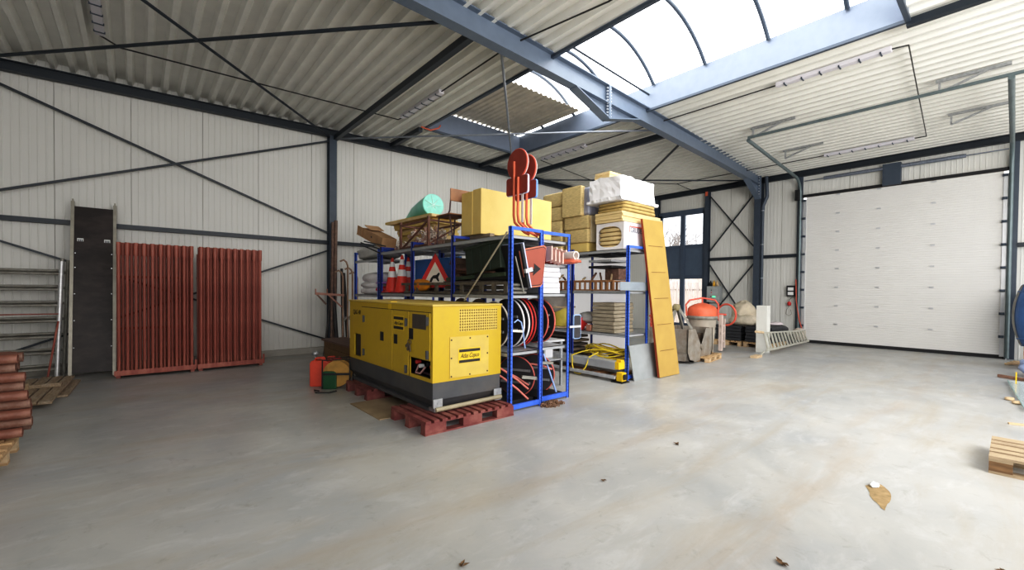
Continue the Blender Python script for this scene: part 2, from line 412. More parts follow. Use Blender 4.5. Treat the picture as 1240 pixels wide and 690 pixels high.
for i in range(7):
    for s in (-0.05, 0.05): mb.disc((15.37, rp(15.4)+s, 4.75+i*0.09), (1,0,0), 0.015, 0.03, 8)
mb.build('bolts', SILVER, raf)
# columns
struct(MB().ibeam((3.54, YW-0.11, 0), (3.54, YW-0.11, 5.18), 0.17, 0.18, 0.012, 0.01, (0,1,0)).build('column', STEELM))
struct(MB().ibeam((9.40, YW-0.11, 0), (9.40, YW-0.11, 5.25), 0.17, 0.18, 0.012, 0.01, (0,1,0)).build('column', STEELM))
struct(MB().ibeam((15.58, 5.58, 0), (15.58, 5.58, 5.3), 0.19, 0.32, 0.018, 0.012, (1,0,0)).build('column', STEELM))
struct(MB().ibeam((15.66, 7.33, 0), (15.66, 7.33, 5.16), 0.15, 0.16, 0.012, 0.01, (1,0,0)).build('column', STEELM))
struct(MB().ibeam((15.66, 9.35, 0), (15.66, 9.35, 5.16), 0.15, 0.16, 0.012, 0.01, (1,0,0)).build('column', STEELM))
struct(MB().box(15.66, 15.75, 4.37, 4.5, 0, 5.16).build('column', STEELM))
struct(MB().box(15.66, 15.75, -0.02, 0.1, 0, 5.16).build('column', STEELM))
# rails and wall braces
k = 6
def trim(mb, m=STEEL):
    global k
    struct(mb.build('trim_%d' % k, m)); k += 1
yr_ = YW - 0.06
trim(MB().box(-6, 3.46, yr_-0.05, YW-0.005, 2.60, 2.68)); trim(MB().box(3.62, 15.6, yr_-0.05, YW-0.005, 2.60, 2.68))
yb = YW - 0.13
trim(MB().bar((-2.6, yb, 5.13), (3.44, yb, 2.86), 0.035, 0.06, (0,1,0)))
trim(MB().bar((-6, yb-0.05, 1.42), (3.44, yb-0.05, 5.03), 0.035, 0.06, (0,1,0)))
trim(MB().bar((-3.8, yb, 2.95+0.1), (3.44, yb, 0.30), 0.035, 0.06, (0,1,0)))
trim(MB().bar((-2.3, yb-0.05, 0.15), (3.44, yb-0.05, 2.44), 0.035, 0.06, (0,1,0)))
xr = XD - 0.12
trim(MB().box(XD-0.11, XD-0.005, 4.50, 5.49, 2.66, 2.76)); trim(MB().box(XD-0.11, XD-0.005, 5.67, 7.25, 2.66, 2.76)); trim(MB().box(XD-0.11, XD-0.005, -3, -0.02, 2.66, 2.76))
for (a, b) in (((7.22, 4.97), (5.70, 3.02)), ((7.22, 3.00), (5.70, 4.90)), ((7.22, 2.52), (6.28, 1.10)), ((5.70, 2.55), (7.22, 0.55))):
    trim(MB().bar((xr, a[0], a[1]), (xr, b[0], b[1]), 0.03, 0.055, (1,0,0)))
# roof ties and cross braces
trim(MB().box(3.55, 3.65, 5.1, 10.75, 5.09, 5.20)); trim(MB().box(9.33, 9.43, 5.35, 10.75, 5.14, 5.27))
trim(MB().box(7.9, 8.0, OY1, 10.8, 5.28, 5.38)); trim(MB().box(5.02, 5.12, OY1, 10.8, 5.26, 5.36))
trim(MB().box(8.2, 8.3, -3, OY0, 5.30, 5.40)); trim(MB().box(5.1, 5.2, -3, OY0, 5.30, 5.40))
def rod(a, b, r=0.022): trim(MB().tube([a, b], r, 8))
zz = 5.13
rod((-1.9, 10.75, zz), (3.15, 5.05, zz), 0.026); rod((3.45, 10.7, zz), (-2.2, 4.9, zz), 0.022)
ROD = pm('rod_galv', (0.25, 0.27, 0.30), 0.4, 0.4, 0.1)
trim(MB().tube([(3.7, 10.75, 5.16), (8.85, 5.32, 5.16)], 0.022, 8), ROD); trim(MB().tube([(9.3, 10.75, 5.16), (4.15, 5.12, 5.16)], 0.022, 8), ROD)
rod((9.45, 10.75, 5.16), (15.1, 5.65, 5.16)); rod((10.0, 5.35, 5.16), (15.1, 10.75, 5.16), 0.03)

# strip lights and conduits
LAMP = pm('lamp_housing', (0.66, 0.64, 0.68), 0.4, 0, 0.04)
cable = pm('cable_black', (0.03, 0.03, 0.03), 0.6, 0, 0.1)
li = [((4.42, 7.25), (4.42, 8.90), 'strip light on the ceiling between the left wall and the grey rafter'),
      ((8.97, 1.33), (8.97, 2.96), 'strip light on the ceiling beside the white skylight curb'),
      ((14.3, 1.66), (14.3, 3.49), 'strip light on the ceiling just in front of the sectional door'),
      ((8.95, 7.45), (8.95, 9.09), 'strip light on the ceiling above the wrapped insulation packs'),
      ((-0.42, 6.8), (-0.42, 8.95), 'strip light on the ceiling above the dark scaffold deck')]
for a, b, lab in li:
    zc = zdeck(a[0], 6)-0.005 if a[0] > 9 else zdeck(a[0], (a[1]+b[1])/2)-0.01
    t = thing('strip_light', 'long white ' + lab, 'light', (a[0], a[1], zc))
    mb = MB(); mb.box(a[0]-0.055, a[0]+0.055, a[1], b[1], zc-0.075, zc-0.0); mb.build('housing', LAMP, t, 0.01)
    y = a[1]+0.12
    while y < b[1]: MB().box(a[0]-0.065, a[0]+0.065, y, y+0.02, zc-0.085, zc-0.055).build('clip', STEELM, t); y += 0.27
def conduit(pts, lab, r=0.012): tag(MB().tube(pts, r, 6).build('cable', cable), lab, 'cable')
conduit([(-0.42, 8.95, 5.26), (-0.2, 9.2, 5.26), (4.4, 9.05, 5.31), (4.42, 8.9, 5.31)], 'black cable under the ceiling linking two strip lights near the left wall')
conduit([(4.42, 7.25, 5.33), (4.42, 5.2, 5.36), (4.75, 3.6, 5.38), (4.75, -1, 5.38)], 'black cable along the ceiling crossing over the grey rafter')
conduit([(8.97, 2.96, 5.37), (8.97, 4.72, 5.37), (8.95, 7.45, 5.37)], 'black cable along the ceiling beside the skylight curb')
conduit([(8.97, 1.33, 5.37), (9.02, 1.14, 5.37), (14.3, 1.45, 5.31), (14.3, 1.66, 5.31)], 'black cable forming a square corner on the ceiling before the door')
conduit([(14.3, 3.49, 5.31), (14.3, 5.5, 5.31), (14.3, 7.8, 5.31), (15.6, 7.9, 5.3)], 'black cable along the ceiling from the door light to the window')
conduit([(8.95, 9.09, 5.37), (9.0, 9.2, 5.37), (11.9, 9.6, 5.34), (14.3, 7.8, 5.3)], 'black cable sagging under the ceiling above the insulation packs')

# ------------------------------------------------------------------ tall glazed door pair (window_2)
w = sroot('window_2', (15.7, 8.37, 0))
FR = pm('frame_blue', (0.085, 0.115, 0.165), 0.4, 0, 0.06)
mb = MB()
mb.box(15.66, 15.74, 7.42, 9.28, 4.42, 4.62); mb.box(15.66, 15.74, 7.42, 7.50, 0, 4.5); mb.box(15.66, 15.74, 9.12, 9.28, 0, 4.5)
mb.box(15.65, 15.74, 8.19, 8.36, 0, 4.45); mb.box(15.67, 15.74, 7.5, 9.12, 3.16, 3.30); mb.box(15.67, 15.74, 7.5, 9.12, 2.02, 2.16); mb.box(15.67, 15.74, 7.5, 9.12, 0, 0.35)
mb.build('window_frame', FR, w)
MB().box(15.69, 15.73, 7.5, 9.12, 2.10, 3.20).build('door_panel', pm('frame_blue2', (0.10, 0.135, 0.19), 0.45, 0, 0.05), w)
g = bpy.data.materials.new('glass'); g.use_nodes = True; nt = g.node_tree; nt.nodes.clear()
tr = nt.nodes.new('ShaderNodeBsdfTransparent'); tr.inputs['Color'].default_value = (0.93, 0.96, 0.98, 1); gl = nt.nodes.new('ShaderNodeBsdfGlossy'); gl.inputs['Roughness'].default_value = 0.03
mx = nt.nodes.new('ShaderNodeMixShader'); mx.inputs[0].default_value = 0.08; oo = nt.nodes.new('ShaderNodeOutputMaterial')
nt.links.new(tr.outputs[0], mx.inputs[1]); nt.links.new(gl.outputs[0], mx.inputs[2]); nt.links.new(mx.outputs[0], oo.inputs['Surface'])
for y0, y1 in ((7.50, 8.19), (8.36, 9.12)):
    for z0, z1 in ((3.30, 4.42), (0.35, 2.02)): MB().add([(15.71, y0, z0), (15.71, y1, z0), (15.71, y1, z1), (15.71, y0, z1)], [(0,1,2,3)]).build('glass_pane', g, w)

# outside
gr = struct(MB().add([(15.95, -20, -0.05), (45, -20, -0.05), (45, 45, -0.05), (15.95, 45, -0.05)], [(0,1,2,3)]).build('ground_outside', pm('sand_ground', (0.75, 0.62, 0.45), 0.9, 0, 0.1, 1)))
hill = struct(MB().lump((33, 20, 1.0), (8, 40, 5), 2.2, 0.1, 3, 18, 3).build('hill', pm('hill', (0.70, 0.60, 0.50), 0.95, 0, 0.25, 1.5, dirt=(0.85, 0.8, 0.75), damt=0.8)))
f = thing('reed_screen', 'pale reed screen standing outside behind the lower window panes', 'fence', (19.5, 12, 0))
mb = MB(); y = 7.0
while y < 14.5:
    mb.bar((19.5+random.uniform(-.02,.02), y, -0.05), (19.5, y+random.uniform(-.03,.03), 2.05+random.uniform(-.1,.1)), 0.03, random.uniform(0.05, 0.085), (1,0,0)); y += 0.085
mb.build('reed_slats', pm('reed', (0.86, 0.78, 0.76), 0.9, 0, 0.15, 4, stretch=(1, 8, 1)), f)
MB().box(19.53, 19.56, 7, 14.5, 0.3, 0.36).box(19.53, 19.56, 7, 14.5, 1.6, 1.66).build('rail', WOODG, f)
BARK = pm('bark', (0.34, 0.31, 0.30), 0.9, 0, 0.2, 6)
def bare_tree(x, y, h, seed, lab):
    rr = random.Random(seed); mb = MB()
    def br(p, d, l, r, dep):
        q = p + d*l; mb.tube([p, (p+q)/2 + Vector((rr.uniform(-.04,.04),)*3)*l, q], [r, r*0.85, r*0.65], 5, False)
        if dep == 0: return
        for _ in range(rr.choice((2, 3, 3))):
            a = Vector((rr.uniform(-1,1), rr.uniform(-1,1), rr.uniform(-0.2,0.9))).normalized()
            br(q if rr.random() < .6 else p + d*l*rr.uniform(.4,.9), (d*0.8 + a*0.75).normalized(), l*rr.uniform(.6,.82), r*0.6, dep-1)
    br(Vector((x, y, -0.05)), Vector((0,0,1)), h*0.3, 0.13, 5)
    tag(mb.build('bare_tree', BARK), lab, 'tree')
bare_tree(23, 13.0, 6.5, 1, 'bare branching tree outside behind the upper pane beside the middle mullion')
bare_tree(27, 9.6, 8.0, 5, 'bare branching tree outside nearest the corner column of the window')

bare_tree(21.5, 12.4, 6.0, 9, 'slim bare tree standing just behind the reed screen, between the two larger trees')
bare_tree(30, 14.0, 9.0, 12, 'distant bare tree seen through the upper pane beside the reed screen end')
# ------------------------------------------------------------------ sectional overhead door
d = sroot('door_1', (15.6, 2.24, 0))
DOORM = pm('door_white', (0.72, 0.71, 0.69), 0.45, 0, 0.015, 2)
nsec = 8; z0 = 0.09; z1 = 4.48; hs = (z1-z0)/nsec
for i in range(nsec):
    pf = []; za = z0 + i*hs; n = 9
    for j in range(n):
        zz0 = za + (hs)*j/n; zz1 = za + (hs)*(j+1)/n
        pf += [(15.655, zz0), (15.655, zz1-0.014), (15.664, zz1-0.010), (15.664, zz1-0.002)]
    pf += [(15.655, za+hs), (15.70, za+hs), (15.70, za)]
    mb = MB(); m = len(pf); vs = [(p[0], y, p[1]) for y in (0.22, 4.25) for p in pf]
    mb.add(vs, [(q, (q+1)%m, m+(q+1)%m, m+q) for q in range(m)]); mb.build('door_section', DOORM, d)
    for y in (3.45, 2.52, 1.42): MB().box(15.635, 15.655, y-0.045, y+0.045, za+hs-0.045, za+hs-0.01).build('hinge', pm('hinge_zinc', (0.60,0.61,0.63), 0.3, 0.7, 0.1), d)
MB().box(15.64, 15.72, 0.12, 4.36, 4.49, 4.57).build('top_seal', BLACK, d)
MB().box(15.64, 15.72, 0.12, 4.36, 0.0, 0.085).build('bottom_seal', BLACK, d)
for y0, y1, yt in ((4.25, 4.33, 4.40), (0.14, 0.22, 0.10)):
    MB().box(15.63, 15.68, y0, y1, 0.05, 4.42).build('side_strip', SILVER, d)
    for i in range(8): MB().box(15.58, 15.66, y0+0.01, y1+0.02, 0.5+i*0.55, 0.56+i*0.55).disc((15.56, (y0+y1)/2, 0.53+i*0.55), (0,1,0), 0.025, 0.06, 10).build('roller_bracket', STEELM, d)
    pts = [(15.58, yt, 0.02), (15.58, yt, 4.55)] + [(15.58-0.5*(1-math.cos(a)), yt, 4.55+0.5*math.sin(a)) for a in [PI/2*i/8 for i in range(1, 9)]] + [(10.85, yt-0.25 if yt > 1 else yt, 5.10)]
    MB().tube(pts, 0.042, 8).build('track', pm('track_steel', (0.16, 0.20, 0.21), 0.4, 0.4, 0.1), d)
TRK = MATS['track_steel']
MB().bar((10.83, 4.15, 5.15), (10.87, -0.05, 5.15), 0.04, 0.05).build('rear_rail', TRK, d)
for x, y in ((10.86, 3.55), (13.2, 3.6), (10.9, 0.45), (13.1, 0.45)):
    mb = MB(); s = 1
    mb.bar((x, y+0.5, 5.14), (x, y-0.15, 5.36), 0.05, 0.03).bar((x, y+0.5, 5.14), (x, y+0.5, 5.36), 0.05, 0.03).bar((x, y+0.55, 5.35), (x, y-0.35, 5.35), 0.06, 0.045)
    mb.build('hanger', GALV, d)
mb = MB().tube([(15.58, 3.80, 4.98), (15.58, 0.85, 4.98)], 0.05, 14); mb.tube([(15.58, 4.3, 4.98), (15.58, 0.15, 4.98)], 0.015, 8)
mb.build('spring_shaft', pm('spring', (0.25, 0.28, 0.34), 0.35, 0.6, 0.2, 30), d)
MB().box(15.52, 15.68, 2.06, 2.44, 4.50, 5.08).build('motor_plate', STEELM, d)
# ================================================================== generator
def generator():
    x0, x1, y0, y1 = 2.48, 3.46, 4.22, 6.72
    G = thing('diesel_generator', 'large yellow diesel generator with dark grey base standing on two red pallets', 'generator', (x0, y0, 0.15))
    INK = pm('ink', (0.03, 0.025, 0.02), 0.6, 0, 0.1)
    mb = MB()   # body, side wall and end left with openings
    t = 0.02; zt = 1.34; zb = 0.48
    # end facing the aisle (plane y0): louvre opening x 2.83..3.40, z 1.04..1.32
    mb.box(x0, 2.83, y0, y0+t, zb, zt); mb.box(3.40, x1, y0, y0+t, zb, zt); mb.box(2.83, 3.40, y0, y0+t, zb, 1.04); mb.box(2.83, 3.40, y0, y0+t, 1.305, zt)
    # long side (plane x0): opening y 4.26..4.76, z 0.52..0.72 ; vent opening y 6.28..6.53 z .53...86
    mb.box(x0, x0+t, y0+t, 4.27, zb, zt); mb.box(x0, x0+t, 4.27, 4.76, 0.72, zt); mb.box(x0, x0+t, 4.27, 4.76, zb, 0.52)
    mb.box(x0, x0+t, 4.76, 6.28, zb, zt); mb.box(x0, x0+t, 6.28, 6.53, zb, 0.53); mb.box(x0, x0+t, 6.28, 6.53, 0.86, zt); mb.box(x0, x0+t, 6.53, y1-t, zb, zt)
    mb.box(x1-t, x1, y0+t, y1-t, zb, zt); mb.box(x0, x1, y1-t, y1, zb, zt)
    mb.build('housing', YEL, G)
    MB().box(x0-0.012, x1+0.012, y0-0.012, y1+0.012, zt, zt+0.022).build('roof_plate', pm('roof_yellow', (0.66, 0.50, 0.12), 0.5, 0, 0.1, 4, dirt=(0.45, 0.33, 0.14), damt=0.7), G, 0.006)
    MB().box(x0+0.1, x1-0.1, y0+0.15, y1-0.15, 0.55, 1.25).build('engine_block', BLACK, G)
    mb = MB(); mb.box(x0+0.005, x1-0.005, y0+0.005, y1-0.005, 0.28, 0.482)
    mb.add([(x0+0.005,y0+0.005,0.28),(x1-0.005,y0+0.005,0.28),(x1-0.005,y1-0.005,0.28),(x0+0.005,y1-0.005,0.28),(x0+0.08,y0+0.10,0.17),(x1-0.08,y0+0.10,0.17),(x1-0.08,y1-0.1,0.17),(x0+0.08,y1-0.1,0.17)], [(4,5,6,7),(0,1,5,4),(1,2,6,5),(2,3,7,6),(3,0,4,7)])
    mb.build('base_tank', GBASE, G, 0.006)
    # punched grille
    mb = MB(); gx0, gx1, gz0, gz1 = 2.83, 3.40, 1.04, 1.305; nx, nz = 17, 8
    for i in range(nx+1):
        xx = gx0 + (gx1-gx0)*i/nx; mb.box(xx-0.0085, xx+0.0085, y0+0.001, y0+0.012, gz0, gz1)
    for i in range(nz+1):
        zz = gz0 + (gz1-gz0)*i/nz; mb.box(gx0, gx1, y0+0.002, y0+0.011, zz-0.008, zz+0.008)
    mb.build('grille', YELF, G)
    MB().box(2.84, 3.39, y0+0.05, y0+0.06, 1.05, 1.30).build('radiator', pm('radiator', (0.02,0.014,0.014), 0.8, 0, 0.3, 20), G)
    # bolted end cover with badge
    p = MB().box(2.70, 3.26, y0-0.008, y0, 0.51, 0.985).build('end_cover', YELF, G, 0.002)
    for q in ((2.72,0.95),(2.98,0.96),(3.24,0.96),(2.72,0.74),(3.24,0.76),(2.72,0.53),(2.98,0.53),(3.24,0.54)): MB().disc((q[0], y0-0.010, q[1]), (0,1,0), 0.009, 0.008, 8).build('bolt', BLACK, p)
    MB().box(2.815, 3.135, y0-0.011, y0-0.008, 0.67, 0.845).build('badge', pm('badge_yellow', (0.72,0.5,0.03), 0.5, 0, 0.05), p)
    for za in (0.675, 0.80): MB().box(2.825, 3.125, y0-0.014, y0-0.011, za, za+0.032).build('badge_bar', INK, p)
    text('badge_text', 'Atlas Copco', 0.075, facing_negy(2.975, y0-0.013, 0.755), INK, p, 0.45, 0.001, 0.27)
    # long side doors: seams, hinges, locks, badge
    xs = x0 - 0.001
    def seam(ya, yb_, za, zb_): return MB().box(xs-0.002, xs, ya, yb_, za, zb_).build('door_seam', INK, G)
    seam(4.26, 6.25, 1.265, 1.272); seam(5.205, 5.211, zb, 1.27); seam(4.765, 4.771, zb, 1.27)
    d1 = MB().box(x0-0.012, x0, 5.22, 6.20, 0.50, 1.262).build('door', YEL, G, 0.003)
    d2 = MB().box(x0-0.012, x0, 4.78, 5.195, 0.50, 1.262).build('door', YEL, G, 0.003)
    d3 = MB().box(x0-0.012, x0, 4.27, 4.755, 0.73, 1.262).build('door', YEL, G, 0.003)
    xf = x0 - 0.012
    def lock(door, y, z, w=0.10, h=0.12, m=BLACK): return MB().box(xf-0.006, xf, y-w/2, y+w/2, z-h/2, z+h/2).build('latch', m, door, 0.004)
    lock(d1, 5.52, 0.90); lock(d2, 5.11, 0.90, 0.09); lock(d3, 4.70, 1.00, 0.10, 0.13)
    def hinge(door, y, z): return MB().box(xf-0.018, xf, y-0.022, y+0.022, z-0.045, z+0.045).tube([(xf-0.016, y, z-0.05), (xf-0.016, y, z+0.05)], 0.010, 8).build('hinge', pm('hinge', (0.10,0.10,0.10), 0.4, 0.3, 0.1), door)
    hinge(d1, 6.13, 1.10); hinge(d1, 6.13, 0.62); hinge(d2, 4.82, 1.13); hinge(d2, 4.82, 0.56); hinge(d3, 4.31, 1.17); hinge(d3, 4.31, 0.79)
    MB().box(xf-0.004, xf, 4.35, 4.67, 1.07, 1.24).build('display_window', pm('dark_glass', (0.10,0.085,0.07), 0.2, 0, 0.1), d3)
    MB().box(xf-0.003, xf, 4.89, 5.17, 1.02, 1.20).build('badge', MATS['badge_yellow'], d2)
    for za in (1.03, 1.15): MB().box(xf-0.006, xf-0.003, 4.90, 5.16, za, za+0.035).build('badge_bar', INK, d2)
    text('badge_text', 'Atlas Copco', 0.06, facing_negx(xf-0.005, 5.03, 1.105), INK, d2, 0.45, 0.001, 0.24)
    text('model_text', 'QAS 40', 0.095, facing_negx(x0-0.003, 6.43, 1.18), INK, G, 0, 0.001, 0.28)
    MB().ring((xf-0.015, 4.72, 0.90), (1,0.2,0), 0.03, 0.005, 14, 5).bar((xf-0.015,4.72,0.87),(xf-0.02,4.76,0.80),0.012,0.03).bar((xf-0.015,4.72,0.87),(xf-0.02,4.69,0.79),0.012,0.03).bar((xf-0.015,4.74,0.88),(xf-0.02,4.80,0.84),0.012,0.03).build('key_bunch', pm('keys', (0.16,0.13,0.10), 0.4, 0.4, 0.3, 20), G)
    MB().box(x0+0.03, x0+0.035, 6.28, 6.53, 0.53, 0.86).build('vent_screen', pm('screen', (0.02,0.02,0.03), 0.4, 0, 0.2, 30), G)
    MB().box(x0-0.003, x0, 5.27, 5.36, 1.20, 1.36).box(x0-0.003, x0+0.08, 5.27, 5.36, 1.355, 1.37).build('lid_clasp', MATS['badge_yellow'], G)
    # cable compartment
    MB().box(x0+0.10, x0+0.11, 4.27, 4.76, 0.52, 0.72).build('socket_board', pm('sock', (0.06,0.03,0.04), 0.5, 0, 0.2), G)
    for (yy, zz_, m) in ((4.34, 0.64, RED), (4.42, 0.66, BLACK), (4.6, 0.62, WHITE), (4.68, 0.66, RED), (4.33, 0.56, BLUE)):
        MB().disc((x0+0.075, yy, zz_), (1,0,0), 0.024, 0.06, 14).build('socket', m, G)
    MB().tube([(x0+0.08, 4.68, 0.62), (x0+0.02, 4.64, 0.54), (x0+0.03, 4.55, 0.54), (x0+0.07, 4.5, 0.62)], 0.012, 8).build('cable', pm('pinkcable', (0.5,0.3,0.28), 0.5), G)
    # skid rails, brackets, tow tube
    for xx in (x0+0.06, x1-0.06):
        MB().bar((xx, y0+0.12, 0.17), (xx, y1-0.12, 0.17), 0.10, 0.04).build('skid_rail', GBASE, G)
        MB().box(xx-0.06, xx+0.06, y0-0.02, y0+0.0, 0.20, 0.30).box(xx-0.05, xx+0.05, y0-0.03, y0+0.10, 0.16, 0.20).disc((xx, y0-0.022, 0.25), (0,1,0), 0.015, 0.006, 10).build('corner_bracket', GALV, G)
    MB().tube([(x0+0.02, y0-0.035, 0.185), (x1-0.02, y0-0.035, 0.20)], 0.026, 12).build('cross_tube', pm('beige_tube', (0.33,0.29,0.20), 0.5), G)
generator()

# ================================================================== pallets
def pallet(lab, cx, cy, rot, mat, dark, L=1.2, W=0.8, H=0.145, group=None, name='pallet', ntop=5, first={}):
    """built centred, boards along local x"""
    t = thing(name, lab, 'pallet', (cx, cy, 0), group); t.rotation_euler = (0, 0, rot)
    bt = 0.022
    for i in range(ntop):
        w_ = 0.14 if i in (0, ntop//2, ntop-1) else 0.10
        y = -W/2 + 0.07 + (W-0.14)*i/(ntop-1)
        MB().box(-L/2, L/2, y-w_/2, y+w_/2, H-bt, H).build('top_board', mat, t, local=True)
    for x in (-L/2+0.07, 0, L/2-0.07): MB().box(x-0.07, x+0.07, -W/2, W/2, H-2*bt, H-bt-0.0005).build('stringer_board', mat, t, local=True)
    for y in (-W/2+0.05, 0, W/2-0.05):
        MB().box(-L/2, L/2, y-0.05, y+0.05, 0, bt).build('bottom_board', mat, t, local=True)
        for x in (-L/2+0.07, 0, L/2-0.07): MB().box(x-0.068, x+0.068, y-0.048, y+0.048, bt, H-2*bt).build('block', dark, t, local=True)
    return t
def slotted_pallet(lab, x0, x1, y0, y1, H=0.148):
    t = thing('red_pallet', lab, 'pallet', ((x0+x1)/2, (y0+y1)/2, 0), 'red pallets under the generator')
    L = x1-x0; n = 12
    for i in range(n):
        a = x0 + L*i/n
        MB().box(a+0.006, a+L/n-0.030, y0, y1, H-0.03, H).build('top_slat', PALR, t, 0.003)
    for yy in (y0, (y0+y1)/2-0.05, y1-0.1):
        MB().box(x0+0.002, x1-0.002, yy+0.004, yy+0.096, H-0.036, H-0.028).build('stringer', PALR, t)
        for k in (0, 1, 2):
            a = x0 + (L-0.26)*k/2; MB().box(a, a+0.26, yy+0.003, yy+0.097, 0.018, H-0.036).build('block', PALR, t, 0.004)
        MB().box(x0, x1, yy, yy+0.1, 0, 0.018).build('skid', PALR, t)
slotted_pallet('red slotted pallet under the vented front end of the generator', 2.25, 3.47, 3.97, 4.78)
slotted_pallet('red slotted pallet under the rear end of the generator, near the jerry cans', 2.36, 3.5, 5.75, 6.55)
tag(MB().box(2.12, 3.3, 4.80, 5.72, 0.0, 0.012).build('plywood_sheet', pm('ply', (0.34,0.26,0.17), 0.8, 0, 0.2, 3)), 'thin brown sheet lying on the floor between the two red pallets', 'sheet')

# ================================================================== racks
def rack(lab, x0, x1, ys, levels, top=2.33, name='storage_rack', frontdark=()):
    """ys: post rows along y; levels: {bay index or None: [shelf heights]}"""
    t = thing(name, lab, 'rack', (x0, ys[0], 0), 'blue storage racks')
    for i, y in enumerate(ys):
        yy = y
        for j, x in enumerate((x0, x1-0.05)):
            m = BLUE if (i == 0 or (j == 0 and i == len(ys)-1 and lab.startswith('short'))) else BLUE_SHADE
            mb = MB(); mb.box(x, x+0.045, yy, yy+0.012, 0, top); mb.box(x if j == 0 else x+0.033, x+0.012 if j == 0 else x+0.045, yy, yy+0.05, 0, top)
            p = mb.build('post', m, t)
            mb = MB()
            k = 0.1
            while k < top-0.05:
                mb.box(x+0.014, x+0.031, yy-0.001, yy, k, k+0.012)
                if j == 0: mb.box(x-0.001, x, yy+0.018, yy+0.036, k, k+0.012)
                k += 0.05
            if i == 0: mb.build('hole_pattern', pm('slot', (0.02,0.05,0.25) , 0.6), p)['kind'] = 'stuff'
        m = BLUE if i in (0,) else BLUE_SHADE
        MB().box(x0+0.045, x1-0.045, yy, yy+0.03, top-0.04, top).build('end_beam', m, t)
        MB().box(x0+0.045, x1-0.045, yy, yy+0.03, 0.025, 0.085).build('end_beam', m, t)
    for b in range(len(ys)-1):
        for z in levels.get(b, levels[None]):
            mb = MB(); ya, yb_ = ys[b]+0.052, ys[b+1]-0.002
            mb.box(x0+0.003, x1-0.003, ya, yb_, z-0.006, z); mb.box(x0+0.003, x0+0.02, ya, yb_, z-0.05, z); mb.box(x1-0.02, x1-0.003, ya, yb_, z-0.05, z)
            mb.box(x0+0.05, x1-0.05, ya, ya+0.02, z-0.04, z)
            for k in range(1, 4): mb.box(x0+0.02, x1-0.02, ya+(yb_-ya)*k/4-0.02, ya+(yb_-ya)*k/4+0.02, z-0.03, z-0.006)
            mb.build('shelf', SHELF, t)
    return t
rack('blue storage rack directly beside the generator with grey steel shelves', 3.50, 4.07, [4.09, 5.40, 6.65, 7.90], {None: [0.05, 0.74, 1.46, 2.23], 0: [0.74, 1.47, 2.23]})
rack('blue storage rack backing onto the one beside the generator, open aisle side', 4.10, 4.69, [4.16, 5.42, 6.67, 7.92], {None: [0.75, 1.49, 2.23], 0: [0.75, 1.49, 1.90, 2.23]}, 2.335)
rack('short blue rack unit by the left wall holding white bags', 3.50, 4.10, [8.0, 9.19], {None: [0.7, 1.42, 2.12]}, 2.30)
rack('blue storage rack beside the leaning yellow board, loaded with insulation', 6.32, 6.95, [4.30, 5.55, 6.85, 8.0], {None: [0.78, 1.53, 2.26]}, 2.32)
# dummy post colours are on the rack; loose diagonal rod
tag(MB().tube([(3.49, 4.15, 2.26), (3.47, 5.05, 1.38)], 0.012, 8).build('brace_rod', pm('rodbeige', (0.45,0.40,0.30), 0.5)), 'thin beige steel rod leaning diagonally across the rack above the generator', 'rod')

# ================================================================== yellow foam blocks + items on the rack top
Z2 = 2.232
B_ = 'cut yellow foam block standing on top of the rack, '
tag(MB().box(3.74, 5.19, 5.04, 5.24, 2.345, 3.0).build('foam_block', FOAM, bevel=0.004), 'yellow foam slab facing the camera behind the two round signs', 'foam block', 'yellow foam slabs on the rack')
tag(MB().box(3.73, 5.19, 5.245, 5.52, 2.345, 2.985).build('foam_block', FOAM, bevel=0.004), 'thicker yellow foam slab standing behind the front one, beside the wooden chair', 'foam block', 'yellow foam slabs on the rack')
for i, x in enumerate((3.80, 4.35)):
    tag(MB().box(x, x+0.08, 4.9, 6.1, Z2+0.001, Z2+0.11).build('timber_bearer', WOODG), ('weathered timber under the yellow foam slabs, nearest the generator', 'weathered timber under the yellow foam slabs, over the back-to-back rack')[i], 'timber')
